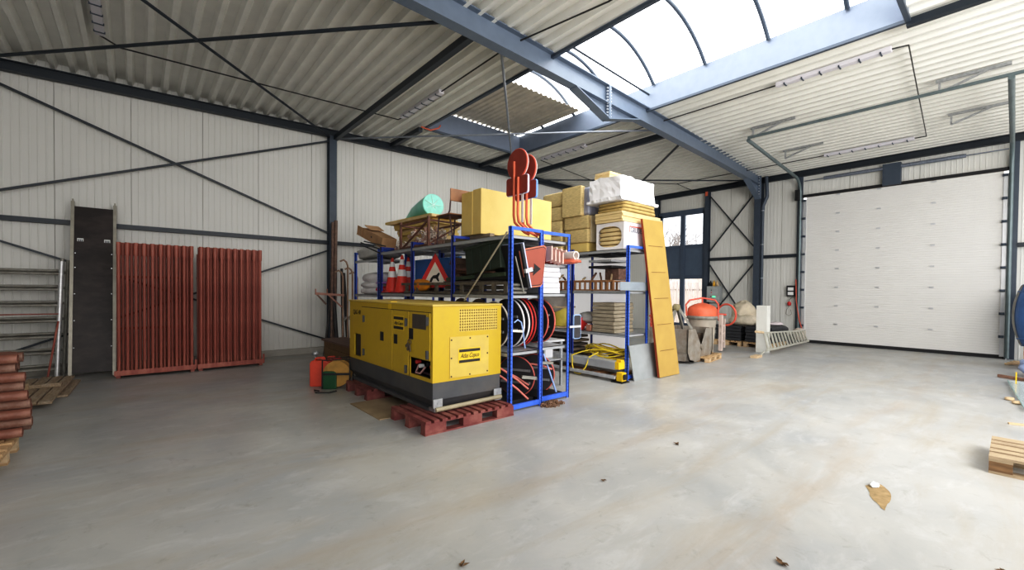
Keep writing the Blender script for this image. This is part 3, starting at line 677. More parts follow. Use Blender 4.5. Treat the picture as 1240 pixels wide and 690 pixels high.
# round signs seen from behind, on bent poles
SIGNB = pm('sign_rust', (0.30, 0.055, 0.035), 0.6, 0, 0.15, 8)
REDR = pm('sign_rim', (0.70, 0.14, 0.09), 0.4, 0, 0.06)
def round_sign(x, y, z, lab, rimx):
    t = thing('round_road_sign', lab, 'road sign', (x, y, Z2), 'round signs on the rack top')
    r = 0.19
    s = MB().disc((x, y, z), (1,0,0), r, 0.006, 44).build('sign_disc', SIGNB, t)
    MB().ring((x+0.012, y, z), (1,0,0), r, 0.012, 44, 8).build('rim', REDR, s)
    MB().ring((x+0.028, y, z), (1,0,0), r+0.002, 0.006, 44, 6).build('reflective_edge', pm('edge_white', (0.8,0.7,0.68), 0.4), s)
    zz = z - 0.285
    def rr4(w, h, q):
        o = []
        for cy_, cz, a0 in ((y+w-q, zz+h-q, 0), (y-w+q, zz+h-q, 90), (y-w+q, zz-h+q, 180), (y+w-q, zz-h+q, 270)):
            for i in range(5): o.append((cy_ + q*math.cos(R(a0+22.5*i)), cz + q*math.sin(R(a0+22.5*i))))
        return o
    q = MB().prism(rr4(0.205, 0.115, 0.03), 'x', x-0.003, x+0.003).build('plate', SIGNB, t)
    MB().prism(rr4(0.212, 0.122, 0.034), 'x', x+0.005, x+0.03).build('plate_rim', pm('rim_blue', (0.20,0.38,0.80), 0.4) if rimx else pm('rim_lilac', (0.62,0.66,0.85), 0.4), q)
    for dy in (0.03, -0.05):
        MB().tube([(x-0.02, y+dy, z+0.03 if dy > 0 else zz+0.1), (x-0.02, y+dy, 2.52), (x-0.02, y+dy-0.02, 2.42), (x+0.06, y+dy-0.12, Z2+0.06), (x+0.11, y+dy-0.17, Z2+0.025)], 0.018, 10).build('pole', ORANGE, t)
    MB().box(x+0.005, x+0.012, y-0.125, y-0.085, Z2+0.18, zz-0.1).build('white_strip', WHITE, t)
round_sign(3.77, 4.30, 3.19, 'round rust red road sign back on an orange pole, nearest the generator', False)
round_sign(3.98, 4.36, 3.17, 'round red road sign standing just behind the rust red one, blue edged plate', True)

# wooden chair
def chair():
    t = thing('wooden_chair', 'old wooden school chair with dark steel legs standing on top of the rack', 'chair', (3.95, 5.95, Z2))
    x0, x1, y0, y1 = 3.58, 3.96, 5.62, 6.02; zs = Z2 + 0.45
    SE = pm('chair_wood', (0.33, 0.17, 0.09), 0.55, 0, 0.2, 8)
    MB().box(x0, x1, y0, y1, zs, zs+0.02).build('seat', SE, t, 0.008)
    MB().box(x0+0.01, x1-0.01, y0-0.01, y0+0.012, zs+0.20, zs+0.39).build('backrest', SE, t, 0.008)
    LG = pm('chair_leg', (0.10, 0.06, 0.06), 0.45, 0.2, 0.2)
    for x in (x0+0.04, x1-0.04):
        MB().tube([(x, y1+0.03, Z2+0.01), (x, y1-0.03, zs-0.01)], 0.013, 8).build('leg', LG, t)
        MB().tube([(x, y0-0.05, Z2+0.01), (x, y0+0.06, zs-0.01)], 0.013, 8).build('leg', LG, t)
        MB().tube([(x, y0+0.12, zs-0.005), (x, y0+0.06, zs+0.06), (x, y0+0.018, zs+0.36)], 0.012, 8).build('back_post', LG, t)
    MB().tube([(x0+0.03, y0+0.04, zs-0.012), (x1-0.05, y0+0.04, zs-0.012), (x1-0.05, y1-0.04, zs-0.012), (x0+0.03, y1-0.04, zs-0.012), (x0+0.03, y0+0.04, zs-0.012)], 0.011, 6).build('seat_frame', LG, t)
chair()
OL = pm('olive_cloth', (0.22, 0.20, 0.13), 0.85, 0, 0.25, 6, bump=0.4, bscale=12)
for i in range(4):
    tag(MB().lump((4.30, 5.86+0.01*(i%2), Z2+0.05+i*0.095), (0.40, 0.50, 0.10), 4, 0.09, 2, 10, i+2).build('folded_tarpaulin', OL),
        ('folded olive tarpaulin, bottom of the pile beside the chair', 'folded olive tarpaulin, second of the pile beside the chair', 'folded olive tarpaulin, third of the pile beside the chair', 'folded olive tarpaulin, topmost of the pile beside the chair')[i], 'tarpaulin', 'folded tarpaulins on the rack')

# stillage with scaffold couplers
def stillage():
    x0, x1, y0, y1, h = 3.54, 4.20, 6.18, 7.15, 0.42
    t = thing('steel_stillage', 'rusty brown open steel crate frame filled with couplers on top of the rack', 'crate frame', (x0, y0, Z2))
    for x in (x0, x1):
        for y in (y0, y1): MB().bar((x, y, Z2), (x, y, Z2+h+0.06), 0.035, 0.035).build('corner_post', RUSTB, t)
    for z in (Z2+0.02, Z2+h):
        for a, b in (((x0,y0,z),(x1,y0,z)), ((x0,y1,z),(x1,y1,z)), ((x0,y0,z),(x0,y1,z)), ((x1,y0,z),(x1,y1,z))): MB().bar(a, b, 0.03, 0.03).build('rail', RUSTB, t)
    MB().bar((x0-0.005, y0, Z2+h), (x0-0.005, y1-0.1, Z2+0.03), 0.03, 0.02).build('diagonal', RUSTB, t)
    MB().bar((x0, y0-0.005, Z2+0.03), (x1, y0-0.005, Z2+h), 0.03, 0.02).build('diagonal', RUSTB, t)
    c0 = None; rr = random.Random(3)
    CP = [pm('coupler_a', (0.52,0.34,0.28), 0.6, 0.1, 0.3, 20), pm('coupler_b', (0.68,0.60,0.53), 0.5, 0.4, 0.3, 20)]
    pr = []
    for m in CP:
        c = MB().ring((0,0,0), (1,0,0), 0.028, 0.010, 12, 6).ring((0.045,0.01,0), (0,1,0), 0.028, 0.010, 12, 6).box(-0.01, 0.055, -0.012, 0.012, -0.045, -0.028).build('scaffold_coupler', m)
        pr.append(c)
    n = 0
    for i in range(110):
        if i < 80:
            x = rr.uniform(x0+0.04, x1-0.1); y = rr.uniform(y0+0.04, y1-0.05); z = Z2 + 0.05 + rr.random()**1.3*0.26
            lab = 'small rusty pipe coupler heaped inside the open steel crate frame'; gp = 'pipe couplers in the crate frame'
        else:
            x = rr.uniform(x0, x1-0.1); y = rr.uniform(y1+0.08, 7.82); z = Z2 + 0.05 + rr.random()*0.10
            lab = 'small rusty pipe coupler lying loose beside the steel crate frame'; gp = 'loose pipe couplers'
        s = pr[i % 2]
        o = s if i < 2 else s.copy()
        if i >= 2: col.objects.link(o)
        o.location = (x, y, z); o.rotation_euler = (rr.uniform(0, 6), rr.uniform(0, 6), rr.uniform(0, 6))
        tag(o, lab, 'coupler', gp)
stillage()
# boards stacked in the rear rack row
for i, (z, dx, dy, th, lg) in enumerate(((0.0,0,0,0.07,1.0),(0.071,0.02,0.02,0.07,1.05),(0.142,-0.02,0,0.06,1.0),(0.203,0.03,0.04,0.06,1.1),(0.264,-0.05,-0.03,0.06,1.15),(0.325,0.02,0.1,0.06,1.1),(0.386,-0.10,0.05,0.05,1.2),(0.437,0.0,0.25,0.05,1.25))):
    M = Matrix.Translation((4.40+dx, 7.72+dy*1.5, Z2+0.25+z)) @ Matrix.Rotation(R(-4+ (i*37%9)), 4, 'Z')
    o = MB().box(-0.29, 0.29, -lg*0.7, lg*0.7, 0, th-0.002, M).build('insulation_board', FOAM if i % 3 else PIR)
    tag(o, 'yellow insulation board, %s of the pile beneath the teal roll' % ('bottom','second','third','fourth','fifth','sixth','seventh','topmost')[i], 'insulation board', 'yellow boards on the rack')
tag(MB().box(4.13, 4.63, 7.0, 7.9, Z2+0.001, Z2+0.245).build('wooden_crate', WOODX), 'dark low wooden box under the pile of yellow insulation boards', 'box')
# teal roll
TEAL = pm('teal_film', (0.20, 0.62, 0.50), 0.35, 0, 0.12, 5, bump=0.3, bscale=12)
TEALL = pm('teal_film_light', (0.30, 0.74, 0.62), 0.3, 0, 0.12, 14)
t = thing('plastic_film_roll', 'big teal green roll of plastic film lying on the yellow boards', 'film roll', (4.4, 7.6, 2.9))
zc = 3.14
ax0, ax1 = Vector((4.27, 7.28, zc)), Vector((4.42, 8.55, zc-0.10))
MB().tube([ax0, ax0.lerp(ax1, .25), ax0.lerp(ax1, .6), ax1], [0.215, 0.205, 0.17, 0.07], 28).build('roll', TEAL, t)
dd = (ax0-ax1).normalized()
MB().disc(ax0 + dd*0.004, dd, 0.205, 0.006, 28).build('roll_end', TEALL, t)
for a in range(7):
    v = Vector((0,0,1)).cross(dd).normalized(); q = math.cos(a*0.9)*v + math.sin(a*0.9)*Vector((0,0,1))
    MB().tube([ax0 + dd*0.008, ax0 + dd*0.009 + q*0.19], [0.010, 0.003], 5).build('film_crease', pm('crease', (0.62,0.85,0.78), 0.3), t)
# cardboard box and rods on the short unit
CARD = pm('cardboard', (0.50, 0.31, 0.17), 0.8, 0, 0.12, 5)
t = thing('cardboard_box', 'long brown cardboard carton leaning on the rack near the left wall', 'carton', (3.75, 8.2, 2.3))
M = Matrix.Translation((3.74, 8.45, 2.44)) @ Matrix.Rotation(R(17), 4, 'X')
MB().box(-0.15, 0.15, -0.38, 0.65, 0, 0.20, M).build('carton', CARD, t)
MB().box(-0.15, 0.15, 0.65, 0.95, 0.0, 0.01, M).build('flap', CARD, t); MB().box(-0.16, -0.15, 0.65, 0.90, 0.02, 0.2, M).build('flap', CARD, t); MB().box(-0.15, 0.15, 0.3, 0.62, 0.20, 0.21, M @ Matrix.Translation((0,-0.03,0)) @ Matrix.Rotation(R(6), 4, 'X')).build('flap', CARD, t)
MB().box(-0.153, -0.15, 0.12, 0.17, 0.09, 0.12, M).build('hand_hole', BLACK, t)
GB = pm('grey_bag', (0.52, 0.52, 0.50), 0.5, 0, 0.12, 4, bump=0.5, bscale=8); WB = pm('white_bag', (0.74, 0.73, 0.74), 0.5, 0, 0.08, 4, bump=0.5, bscale=6)
tag(MB().lump((3.8, 8.65, 2.13+0.14), (0.66, 1.25, 0.28), 2.8, 0.14, 2.2, 16, 4).build('plastic_sheeting', GB), 'crumpled pale grey plastic sheeting on top of the short rack unit', 'plastic sheeting')
for i, (a, b) in enumerate((((3.5,8.9,2.45),(3.5,7.95,2.22)), ((3.55,9.0,2.5),(3.52,7.9,2.28)), ((3.5,8.7,2.5),(3.5,7.7,2.33)))):
    tag(MB().tube([a, b], 0.012, 6).build('thin_rod', BLACK), 'thin black rod lying across the grey plastic sheeting by the carton', 'rod', 'rods on the sheeting')
bags = [(1.425, 0.13, 'pale beige bag, bottom of the pile on the short rack unit', WB), (1.54, 0.13, 'white bag, second of the pile on the short rack unit', WB), (1.65, 0.20, 'bulging white bag on top of the pile on the short rack unit', WB)]
for i, (z, h, lab, m) in enumerate(bags): tag(MB().lump((3.8, 8.6-0.02*i, z+h/2), (0.62, 1.1-0.08*i, h+0.05), 2.6, 0.12, 2, 14, i+11).build('full_bag', m), lab, 'bag', 'bags on the short rack unit')
for i, (z, m, lab) in enumerate(((1.475, RED, 'red plastic bag spilling over the shelf beside the traffic cones'), (1.60, pm('lilac', (0.45,0.25,0.60), 0.5), 'purple striped flat bag pressed on top of the red bag beside the cones'))):
    tag(MB().lump((3.75, 8.08-0.04*i, z+0.05), (0.5, 0.36+0.2*(i==1), 0.13 if i < 1 else 0.05), 2.4, 0.14, 2.5, 12, i+21).build('plastic_bag', m), lab, 'bag')
for i, (y, m) in enumerate(((8.8, BLACK), (8.45, BLACK), (8.12, BLACK))):
    tag(MB().lump((3.8, y, 0.715+0.22), (0.5, 0.36, 0.44+0.16*(i==1)), 3, 0.12, 2, 10, i+31).build('black_sack', m), ('black sack on the lower shelf of the short rack unit, against the wall end', 'tall black sack in the middle of the lower shelf of the short rack unit', 'black sack on the lower shelf of the short rack unit, at the generator end')[i], 'sack')
# shelf 1.46: cones, triangle sign, etc
def cone(x, y, s, lab):
    t = thing('traffic_cone', lab, 'traffic cone', (x, y, 1.465), 'traffic cones on the rack')
    z = 1.464; H = 0.64*s
    MB().box(x-0.15, x+0.15, y-0.15, y+0.15, z, z+0.025).build('cone_foot', RED, t, 0.01)
    def seg(a, b, m, nm): MB().tube([(x, y, z+0.02+H*a), (x, y, z+0.02+H*b)], [0.115*(1-a)+0.02, 0.115*(1-b)+0.02], 20).build(nm, m, t)
    CR = pm('cone_red', (0.72, 0.06, 0.035), 0.5, 0, 0.08)
    seg(0, .42, CR, 'cone_body'); seg(.42, .60, WHITE, 'white_band'); seg(.60, .73, CR, 'red_band'); seg(.73, .88, WHITE, 'white_band'); seg(.88, 1, CR, 'tip')
cone(3.66, 7.74, 1.0, 'red and white traffic cone, first from the bags'); cone(3.90, 7.56, 1.02, 'red and white traffic cone standing behind the other two'); cone(3.66, 7.34, 1.05, 'tallest red and white traffic cone, next to the triangular sign')
t = thing('triangle_sign', 'triangular red bordered roadworks sign with a digging figure, propped on the shelf', 'road sign', (3.75, 6.75, 1.62))
TM = Matrix.Translation((3.69, 6.22, 1.56)) @ Matrix.Rotation(R(32), 4, 'Z')
def tp(poly, a, b_, nm, m, bev=0):
    mb = MB().prism(poly, 'x', a, b_); mb.v = [TM @ v for v in mb.v]; return mb.build(nm, m, t, bev)
def tri(s, z): return [(-s*0.5, z), (s*0.5, z), (0, z+s*0.866)]
tp(tri(0.66, 0.0), 0.0, 0.01, 'border', RED, 0.004); tp(tri(0.40, 0.075), -0.006, 0.0, 'face', pm('signface', (0.72,0.66,0.58), 0.5))
tp([(0.10,0.09),(0.07,0.16),(0.03,0.20),(-0.03,0.21),(-0.07,0.25),(-0.09,0.23),(-0.06,0.17),(-0.08,0.11),(-0.06,0.10),(-0.02,0.15),(0.03,0.15),(0.06,0.09)], -0.010, -0.006, 'pictogram', BLACK)
tag(MB().lump((3.58, 6.50, 1.60), (0.10, 0.62, 0.20), 2.4, 0.15, 3, 12, 5).build('orange_bag', pm('amber', (0.65,0.27,0.02), 0.6, 0, 0.15)), 'amber orange plastic bag in front of the triangular sign', 'bag')
tag(MB().box(3.98, 4.03, 5.95, 7.45, 1.60, 2.08).build('blue_sheet', pm('sky_blue', (0.05,0.22,0.60), 0.5, 0, 0.1)), 'bright blue sheet standing behind the cones and the triangular sign', 'sheet')
DK = pm('dark_slats', (0.12, 0.10, 0.08), 0.75, 0, 0.25, 9); DG = pm('dark_green', (0.028, 0.042, 0.028), 0.6, 0, 0.2, 4, bump=0.2, bscale=20)
t = thing('flat_truss', 'long grey metal truss lying on the shelf above the generator', 'ladder frame', (3.6, 5.5, 1.47))
GT = pm('truss_dull', (0.17,0.15,0.12), 0.6, 0.2, 0.3, 12)
MB().box(3.53, 3.57, 4.15, 7.0, 1.465, 1.50).build('side_rail', GT, t); MB().box(3.53, 3.57, 4.15, 7.1, 1.60, 1.64).build('side_rail', GT, t)
for y in (4.2, 4.45, 4.72, 5.2, 5.9, 6.5, 6.9): MB().box(3.535, 3.565, y, y+0.07, 1.50, 1.60).build('upright', GT, t)
for i, (z, ya, yb_) in enumerate(((1.47, 4.4, 5.85), (1.54, 4.2, 5.8), (1.61, 4.5, 5.85))):
    for j in range(3): tag(MB().box(3.62+0.13*j, 3.73+0.13*j, ya+0.05*j, yb_-0.04*j, z, z+0.05).build('dark_plank', DK if j != 1 else WOODG), 'dark weathered plank stacked on the shelf behind the grey metal truss', 'plank', 'planks above the generator')
tag(MB().bar((3.66, 4.3, 1.74), (3.72, 5.8, 1.69), 0.16, 0.05).build('green_board', pm('wgreen', (0.06,0.09,0.05), 0.7, 0, 0.3)), 'dark green painted board lying on the planks towards the triangular sign', 'board')
for i in range(6):
    y = 4.85 + 0.09*i; tag(MB().tube([(3.62+0.05*(i%3), y-0.3, 1.76+0.035*(i%2)), (3.66+0.06*(i%3), y+0.5, 1.84-0.03*(i%3))], 0.022, 8).build('rusty_pipe', RUSTB), 'rusty pipe lying on the planks between the green crate and the triangular sign', 'pipe', 'rusty pipes above the generator')
tag(MB().box(3.74, 3.96, 5.58, 5.74, 1.66, 1.92).prism([(5.54, 1.92), (5.78, 1.92), (5.72, 2.02), (5.60, 2.02)], 'x', 3.68, 4.0).build('wooden_block', pm('brown_box', (0.16,0.10,0.07), 0.7, 0, 0.2)), 'brown wooden block with a flared top beside the triangular sign', 'wooden block')
t = thing('storage_crate', 'dark green ribbed plastic crate tilted on the shelf above the generator', 'crate', (3.75, 4.75, 1.7))
M = Matrix.Translation((3.76, 4.78, 1.78)) @ Matrix.Rotation(R(-6), 4, 'X')
MB().box(-0.2, 0.2, -0.42, 0.36, 0, 0.36, M).build('crate_body', DG, t, 0.01); MB().box(-0.22, 0.22, -0.44, 0.38, 0.34, 0.39, M).build('crate_rim', DG, t, 0.01)
for y in (-0.2, 0.0, 0.2): MB().box(-0.215, -0.2, y-0.02, y+0.02, 0.0, 0.34, M).build('rib', DG, t)
tag(MB().box(3.60, 3.98, 4.25, 5.0, 1.665, 1.77).build('dark_case', BLACK, bevel=0.01), 'flat black case beneath the dark green crate', 'case')
# dark slab with blue edge + amber arrow board hanging out of the rack end
t = thing('arrow_sign', 'rust red road sign plate with a black arrow leaning out of the rack end', 'road sign', (3.8, 4.06, 1.5))
ARW = pm('arrow_plate', (0.33, 0.085, 0.055), 0.5, 0, 0.1, 4); AR2 = pm('arrow_rim', (0.55, 0.19, 0.12), 0.45, 0, 0.08)
pl = [(3.60,2.02),(3.64,2.045),(4.03,2.125),(4.07,2.10),(4.01,1.62),(3.97,1.58),(3.80,1.565),(3.72,1.57)]
MB().prism(pl, 'y', 4.035, 4.06).build('rim', AR2, t, 0.004)
cx_, cz_ = 3.85, 1.84
MB().prism([(cx_+(a-cx_)*0.92, cz_+(b-cz_)*0.93) for a, b in pl], 'y', 4.030, 4.036).build('border_line', BLACK, t)
MB().prism([(cx_+(a-cx_)*0.88, cz_+(b-cz_)*0.89) for a, b in pl], 'y', 4.027, 4.031).build('plate', ARW, t)
MB().prism([(3.74,1.80),(3.84,1.805),(3.84,1.875),(3.955,1.81),(3.82,1.72),(3.83,1.76),(3.74,1.76)], 'y', 4.022, 4.028).build('arrow', BLACK, t)
t = thing('rectangular_sign', 'dark road sign plate with a blue white edge leaning left of the arrow sign', 'road sign', (3.6, 4.0, 1.5))
M = Matrix.Translation((3.60, 4.00, 2.11)) @ Matrix.Rotation(R(-14.5), 4, 'Y')
MB().box(-0.02, 0.02, 0.0, 0.42, -0.56, 0.0, M).build('plate', BLACK, t, 0.008); MB().box(0.018, 0.032, -0.006, 0.43, -0.57, 0.008, M).build('edge', pm('rim_lilac', (0.62,0.66,0.85), 0.4), t)
MB().box(-0.03, 0.09, -0.02, 0.02, -0.37, -0.32, M).build('clamp', SILVER, t); MB().tube([(3.53,4.04,1.95),(3.68,4.04,1.50)], 0.010, 8).build('post', GALVD, t)
for i, z in enumerate((1.475, 1.525, 1.575)):
    tag(MB().lump((3.72, 4.25, z+0.025), (0.32, 0.22, 0.05), 3, 0.03, 2, 8, i).build('sand_weight', GALVD), 'flat grey weight, %s of the small pile beneath the arrow sign' % ('bottom','middle','topmost')[i], 'weight')
# white foam slabs in the aisle-side rack
for i in range(5):
    z = 1.492 + 0.075*i
    tag(MB().box(4.16+0.012*(i%3), 4.56+0.01*(i%2), 4.24+0.01*(i%3), 4.95, z, z+0.072).build('white_foam_slab', WHITEP, bevel=0.006), 'white foam slab, %s of the pile below the striped rolls' % ('bottom','second','third','fourth','topmost')[i], 'foam slab', 'white foam slabs')
# striped rolls on the 1.90 shelf
SR, SW = pm('barrier_red', (0.52,0.06,0.05), 0.4), pm('barrier_white', (0.72,0.48,0.42), 0.4)
for i in range(4):
    t = thing('barrier_board', '%s red and white striped board on the shelf above the white slabs' % ('first','second','third','fourth')[i], 'barrier board', (4.25+0.1*i, 4.1, 1.93), 'striped barrier boards')
    x = 4.16 + 0.095*i; zt = 2.12 - 0.012*i
    for k in range(6):
        ya = 4.03 + 0.1*k + 0.02*i
        MB().prism([(ya, zt-0.20+0.02), (ya+0.1, zt-0.20-0.02+0.02), (ya+0.1, zt-0.02), (ya, zt)], 'x', x, x+0.025).build('stripe', SR if k % 2 else SW, t)
    MB().tube([(x+0.012, 4.03, zt-0.01), (x+0.012, 4.6, zt-0.03)], 0.016, 8).build('top_bead', SW, t)
t = thing('foil_roll', 'white cardboard tube wrapped in red and white foil sticking out of the rack', 'roll', (4.6, 4.1, 1.97))
MB().tube([(4.60, 3.98, 2.02), (4.60, 4.8, 2.02)], 0.062, 20, True, 0.75).build('tube', pm('roll_white', (0.72,0.66,0.62), 0.5), t)
MB().lump((4.62, 4.15, 1.945), (0.22, 0.4, 0.07), 2.4, 0.3, 4, 12, 3, False).build('tape_tangle', pm('tape_red', (0.72,0.20,0.12), 0.4), t)

# round signs stored on edge, lower bays
def flat_sign(x, y, z, r, rim, lab, group, th=0.018, tilt=0):
    t = thing('round_road_sign', lab, 'road sign', (x, y, z-r), group)
    a = Vector((math.cos(tilt), math.sin(tilt), 0))
    c = Vector((x, y, z))
    DB = pm('sign_back', (0.05,0.047,0.052), 0.45, 0.1, 0.12)
    MB().disc(c, a, r, 0.004, 48).build('disc', DB, t); MB().ring(c + a*th*0.7, a, r, 0.013, 48, 8).build('rim', rim, t)
    p = Vector((-a.y, a.x, 0))
    for s in (-0.08, 0.09): MB().bar(c - a*0.012 + Vector((0,0,s)) + p*0.22, c - a*0.012 + Vector((0,0,s)) - p*0.22, 0.02, 0.03).build('back_channel', GALV, t)
CREAM = pm('rim_cream', (0.70,0.64,0.55), 0.4); RW = pm('rim_white', (0.80,0.77,0.76), 0.4); RR_ = pm('rim_red', (0.72,0.07,0.06), 0.4); RP = pm('rim_pink', (0.66,0.16,0.13), 0.4)
G1 = 'round signs on edge'
flat_sign(3.56, 4.50, 1.07, 0.30, CREAM, 'round road sign with cream rim on edge, right beside the generator grille', G1)
flat_sign(3.80, 4.50, 1.09, 0.325, RW, 'round road sign with white rim on edge, first right of the cream rimmed one', G1)
flat_sign(3.89, 4.50, 1.09, 0.325, RW, 'round road sign with white rim on edge, touching the red rimmed ones', G1)
flat_sign(3.95, 4.50, 1.10, 0.33, RR_, 'round road sign with red rim on edge, against the white rimmed ones', G1)
flat_sign(4.01, 4.50, 1.10, 0.33, RR_, 'round road sign with glossy red rim on edge, beside the wide middle post', G1)
flat_sign(4.20, 4.62, 1.085, 0.31, BLACK, 'plain dark round sign on edge behind the wide middle post', G1)
flat_sign(4.38, 4.62, 1.085, 0.31, RP, 'round road sign with pink red rim on edge, first right of the wide middle post', G1)
flat_sign(4.52, 4.62, 1.085, 0.31, RP, 'round road sign with pink red rim on edge, last before the rack corner', G1)
t = thing('rectangular_sign', 'small dark rectangular sign with rounded pale blue edge hanging at the rack corner', 'road sign', (4.74, 4.1, 0.8))
def rrect(y0, y1, z0, z1, r, n=5):
    o = []
    for cy_, cz, a0 in ((y1-r, z1-r, 0), (y0+r, z1-r, 90), (y0+r, z0+r, 180), (y1-r, z0+r, 270)):
        for i in range(n+1): o.append((cy_ + r*math.cos(R(a0+90*i/n)), cz + r*math.sin(R(a0+90*i/n))))
    return o
MB().prism(rrect(4.70, 4.86, 0.84, 1.19, 0.03), 'y', 4.10, 4.12).build('edge', pm('edge_blue', (0.35,0.50,0.75), 0.4), t); MB().prism(rrect(4.712, 4.848, 0.852, 1.178, 0.025), 'y', 4.095, 4.101).build('plate', pm('sign_back', (0.05,0.047,0.052), 0.45), t)
MB().bar((4.60, 4.09, 1.02), (4.84, 4.09, 1.02), 0.02, 0.03).build('clamp_bar', SILVER, t)
t = thing('bent_tube', 'pale blue bent tube handle standing in front of the white rimmed signs', 'tube frame', (3.72, 4.15, 0.75))
MB().tube([(3.60, 4.13, 1.12), (3.66, 4.13, 1.155), (3.72, 4.13, 1.12), (3.755, 4.13, 1.0), (3.79, 4.13, 0.78)], 0.010, 8).build('tube', pm('tube_blue', (0.30,0.42,0.70), 0.4), t)
MB().bar((3.56, 4.14, 1.02), (3.76, 4.14, 1.0), 0.03, 0.03).build('bracket', CREAM, t)
# bottom bay
t0 = 'large dark round sign with red rim leaning low in the rack, '
flat_sign(3.80, 4.85, 0.37, 0.35, RP, 'large dark round sign with red rim low in the rack behind the red poles', 'round signs in the bottom bay', tilt=0.85)
flat_sign(3.96, 4.50, 0.34, 0.27, RP, 'dark round sign with red rim low in the rack just left of the middle post', 'round signs in the bottom bay', tilt=0.45)
flat_sign(4.45, 4.62, 0.30, 0.28, RP, 'dark round sign with pink rim low in the rack at its aisle corner', 'round signs in the bottom bay', tilt=0.6)
PK = pm('pole_pink', (0.62,0.20,0.16), 0.4, 0, 0.12)
for i, (a, b) in enumerate((((3.40,4.35,0.60),(3.92,4.20,0.22)), ((3.40,4.30,0.50),(3.88,4.16,0.10)), ((3.50,4.55,0.56),(4.02,4.30,0.24)), ((4.10,4.45,0.50),(4.42,4.25,0.42)))):
    tag(MB().tube([a, Vector(a).lerp(Vector(b), .3) + Vector((0,0,0.02)), Vector(a).lerp(Vector(b), .7) + Vector((0,0,0.02)), b], 0.014, 10, True, 0.6).build('sign_pole', PK), ('pink red pole leaning in the bottom bay, uppermost beside the generator', 'pink red pole leaning in the bottom bay, lowest and reaching nearly to the floor', 'pink red pole leaning in the bottom bay behind the other two', 'pink red pole in the bottom bay right of the middle post')[i], 'pole', 'pink red poles')
tag(MB().bar((3.82, 4.22, 0.39), (4.02, 4.15, 0.36), 0.035, 0.04).build('sign_clamp', GALVD), 'bright metal sign clamp hanging against the middle post near the floor', 'clamp')
tag(MB().bar((4.12, 4.18, 0.55), (4.34, 4.16, 0.53), 0.035, 0.035).build('sign_clamp', GALVD), 'bright metal sign clamp just right of the middle post in the bottom bay', 'clamp')
tag(MB().bar((4.22, 4.22, 0.66), (4.46, 4.20, 0.10), 0.018, 0.018).build('blue_strut', pm('tube_blue', (0.30,0.42,0.70), 0.4)), 'thin pale blue strut leaning diagonally at the rack corner near the floor', 'strut')
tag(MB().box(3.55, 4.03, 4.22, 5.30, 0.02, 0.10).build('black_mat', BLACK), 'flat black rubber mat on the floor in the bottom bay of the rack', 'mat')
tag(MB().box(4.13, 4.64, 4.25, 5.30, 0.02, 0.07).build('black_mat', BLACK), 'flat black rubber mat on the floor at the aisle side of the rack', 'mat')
tag(MB().lump((3.50, 4.5, 0.60), (0.2, 0.2, 0.06), 2.3, 0.2, 3, 10, 6, False).build('orange_plug', ORANGE), 'small bright orange cap beside the end of the generator', 'cap')
# galvanised table frame on the aisle side
t = thing('metal_bench', 'galvanised metal bench frame standing on the aisle side of the rack', 'bench frame', (4.9, 5.0, 0))
for x in (4.76, 5.15):
    for y in (4.75, 5.6): MB().box(x, x+0.035, y, y+0.035, 0, 0.72).build('leg', GALV, t)
MB().box(4.74, 5.20, 4.72, 5.66, 0.72, 0.75).build('top_plate', SILVER, t); MB().box(4.76, 5.19, 4.75, 5.64, 0.42, 0.44).build('lower_shelf', GALV, t)
t.location.z = 0
tag(MB().box(4.80, 5.12, 4.9, 5.4, 0.441, 0.66).build('white_box', WHITEP, bevel=0.01), 'white plastic box on the lower shelf of the galvanised bench frame', 'box')
# back bays seen through the racks
for i, (x, y, z, dx, dy, h, m, lab) in enumerate(((3.56, 5.6, 0.745, 0.4, 0.5, 0.42, WHITEP, 'white carton on the lower shelf behind the generator, nearest the road signs'), (3.56, 6.75, 0.745, 0.4, 0.4, 0.60, GALVD, 'grey box on the lower shelf behind the generator, next bay along'), (4.16, 5.6, 1.495, 0.4, 0.8, 0.3, WHITE, 'white box in the rear rack row behind the rusty pipes'), (4.16, 6.8, 1.495, 0.4, 0.9, 0.4, GALVD, 'grey box in the rear rack row behind the traffic cones'), (4.16, 5.5, 0.755, 0.42, 1.0, 0.4, WHITE, 'low white box in the rear rack row behind the generator roof'))):
    tag(MB().box(x, x+dx, y, y+dy, z, z+h).build('stored_box', m, bevel=0.008), lab, 'box')
for i, (y, r) in enumerate(((5.15, 0.20), (4.72, 0.16))):
    t = thing('round_road_sign', ('dark rounded sign edge rising behind the middle of the generator roof', 'dark rounded sign edge rising behind the generator roof near the grille end')[i], 'road sign', (3.6, y, 1.1))
    MB().disc((3.57, y+0.12, 1.36-0.20), (1,0,0), 0.25, 0.01, 32).build('disc', pm('brown_disc', (0.10,0.065,0.05), 0.5), t)
# rusty chain heap at the rack foot
t = thing('chain_heap', 'small heap of rusty brown chain on the floor at the foot of the blue rack', 'chain', (4.17, 4.03, 0))
mb = MB(); rr = random.Random(9)
for i in range(110):
    a = rr.uniform(0, 2*PI); q = rr.random()**0.6; x = 4.17 + 0.20*q*math.cos(a)+0.02; y = 4.02 + 0.12*q*math.sin(a); z = 0.012 + (1-q)*0.05*rr.random()
    mb.ring((x, y, z), (rr.uniform(-1,1), rr.uniform(-1,1), rr.uniform(-.3,1)), 0.016, 0.0055, 8, 5)
mb.build('chain', pm('chain_rust', (0.22,0.13,0.08), 0.8, 0, 0.35, 30), t)
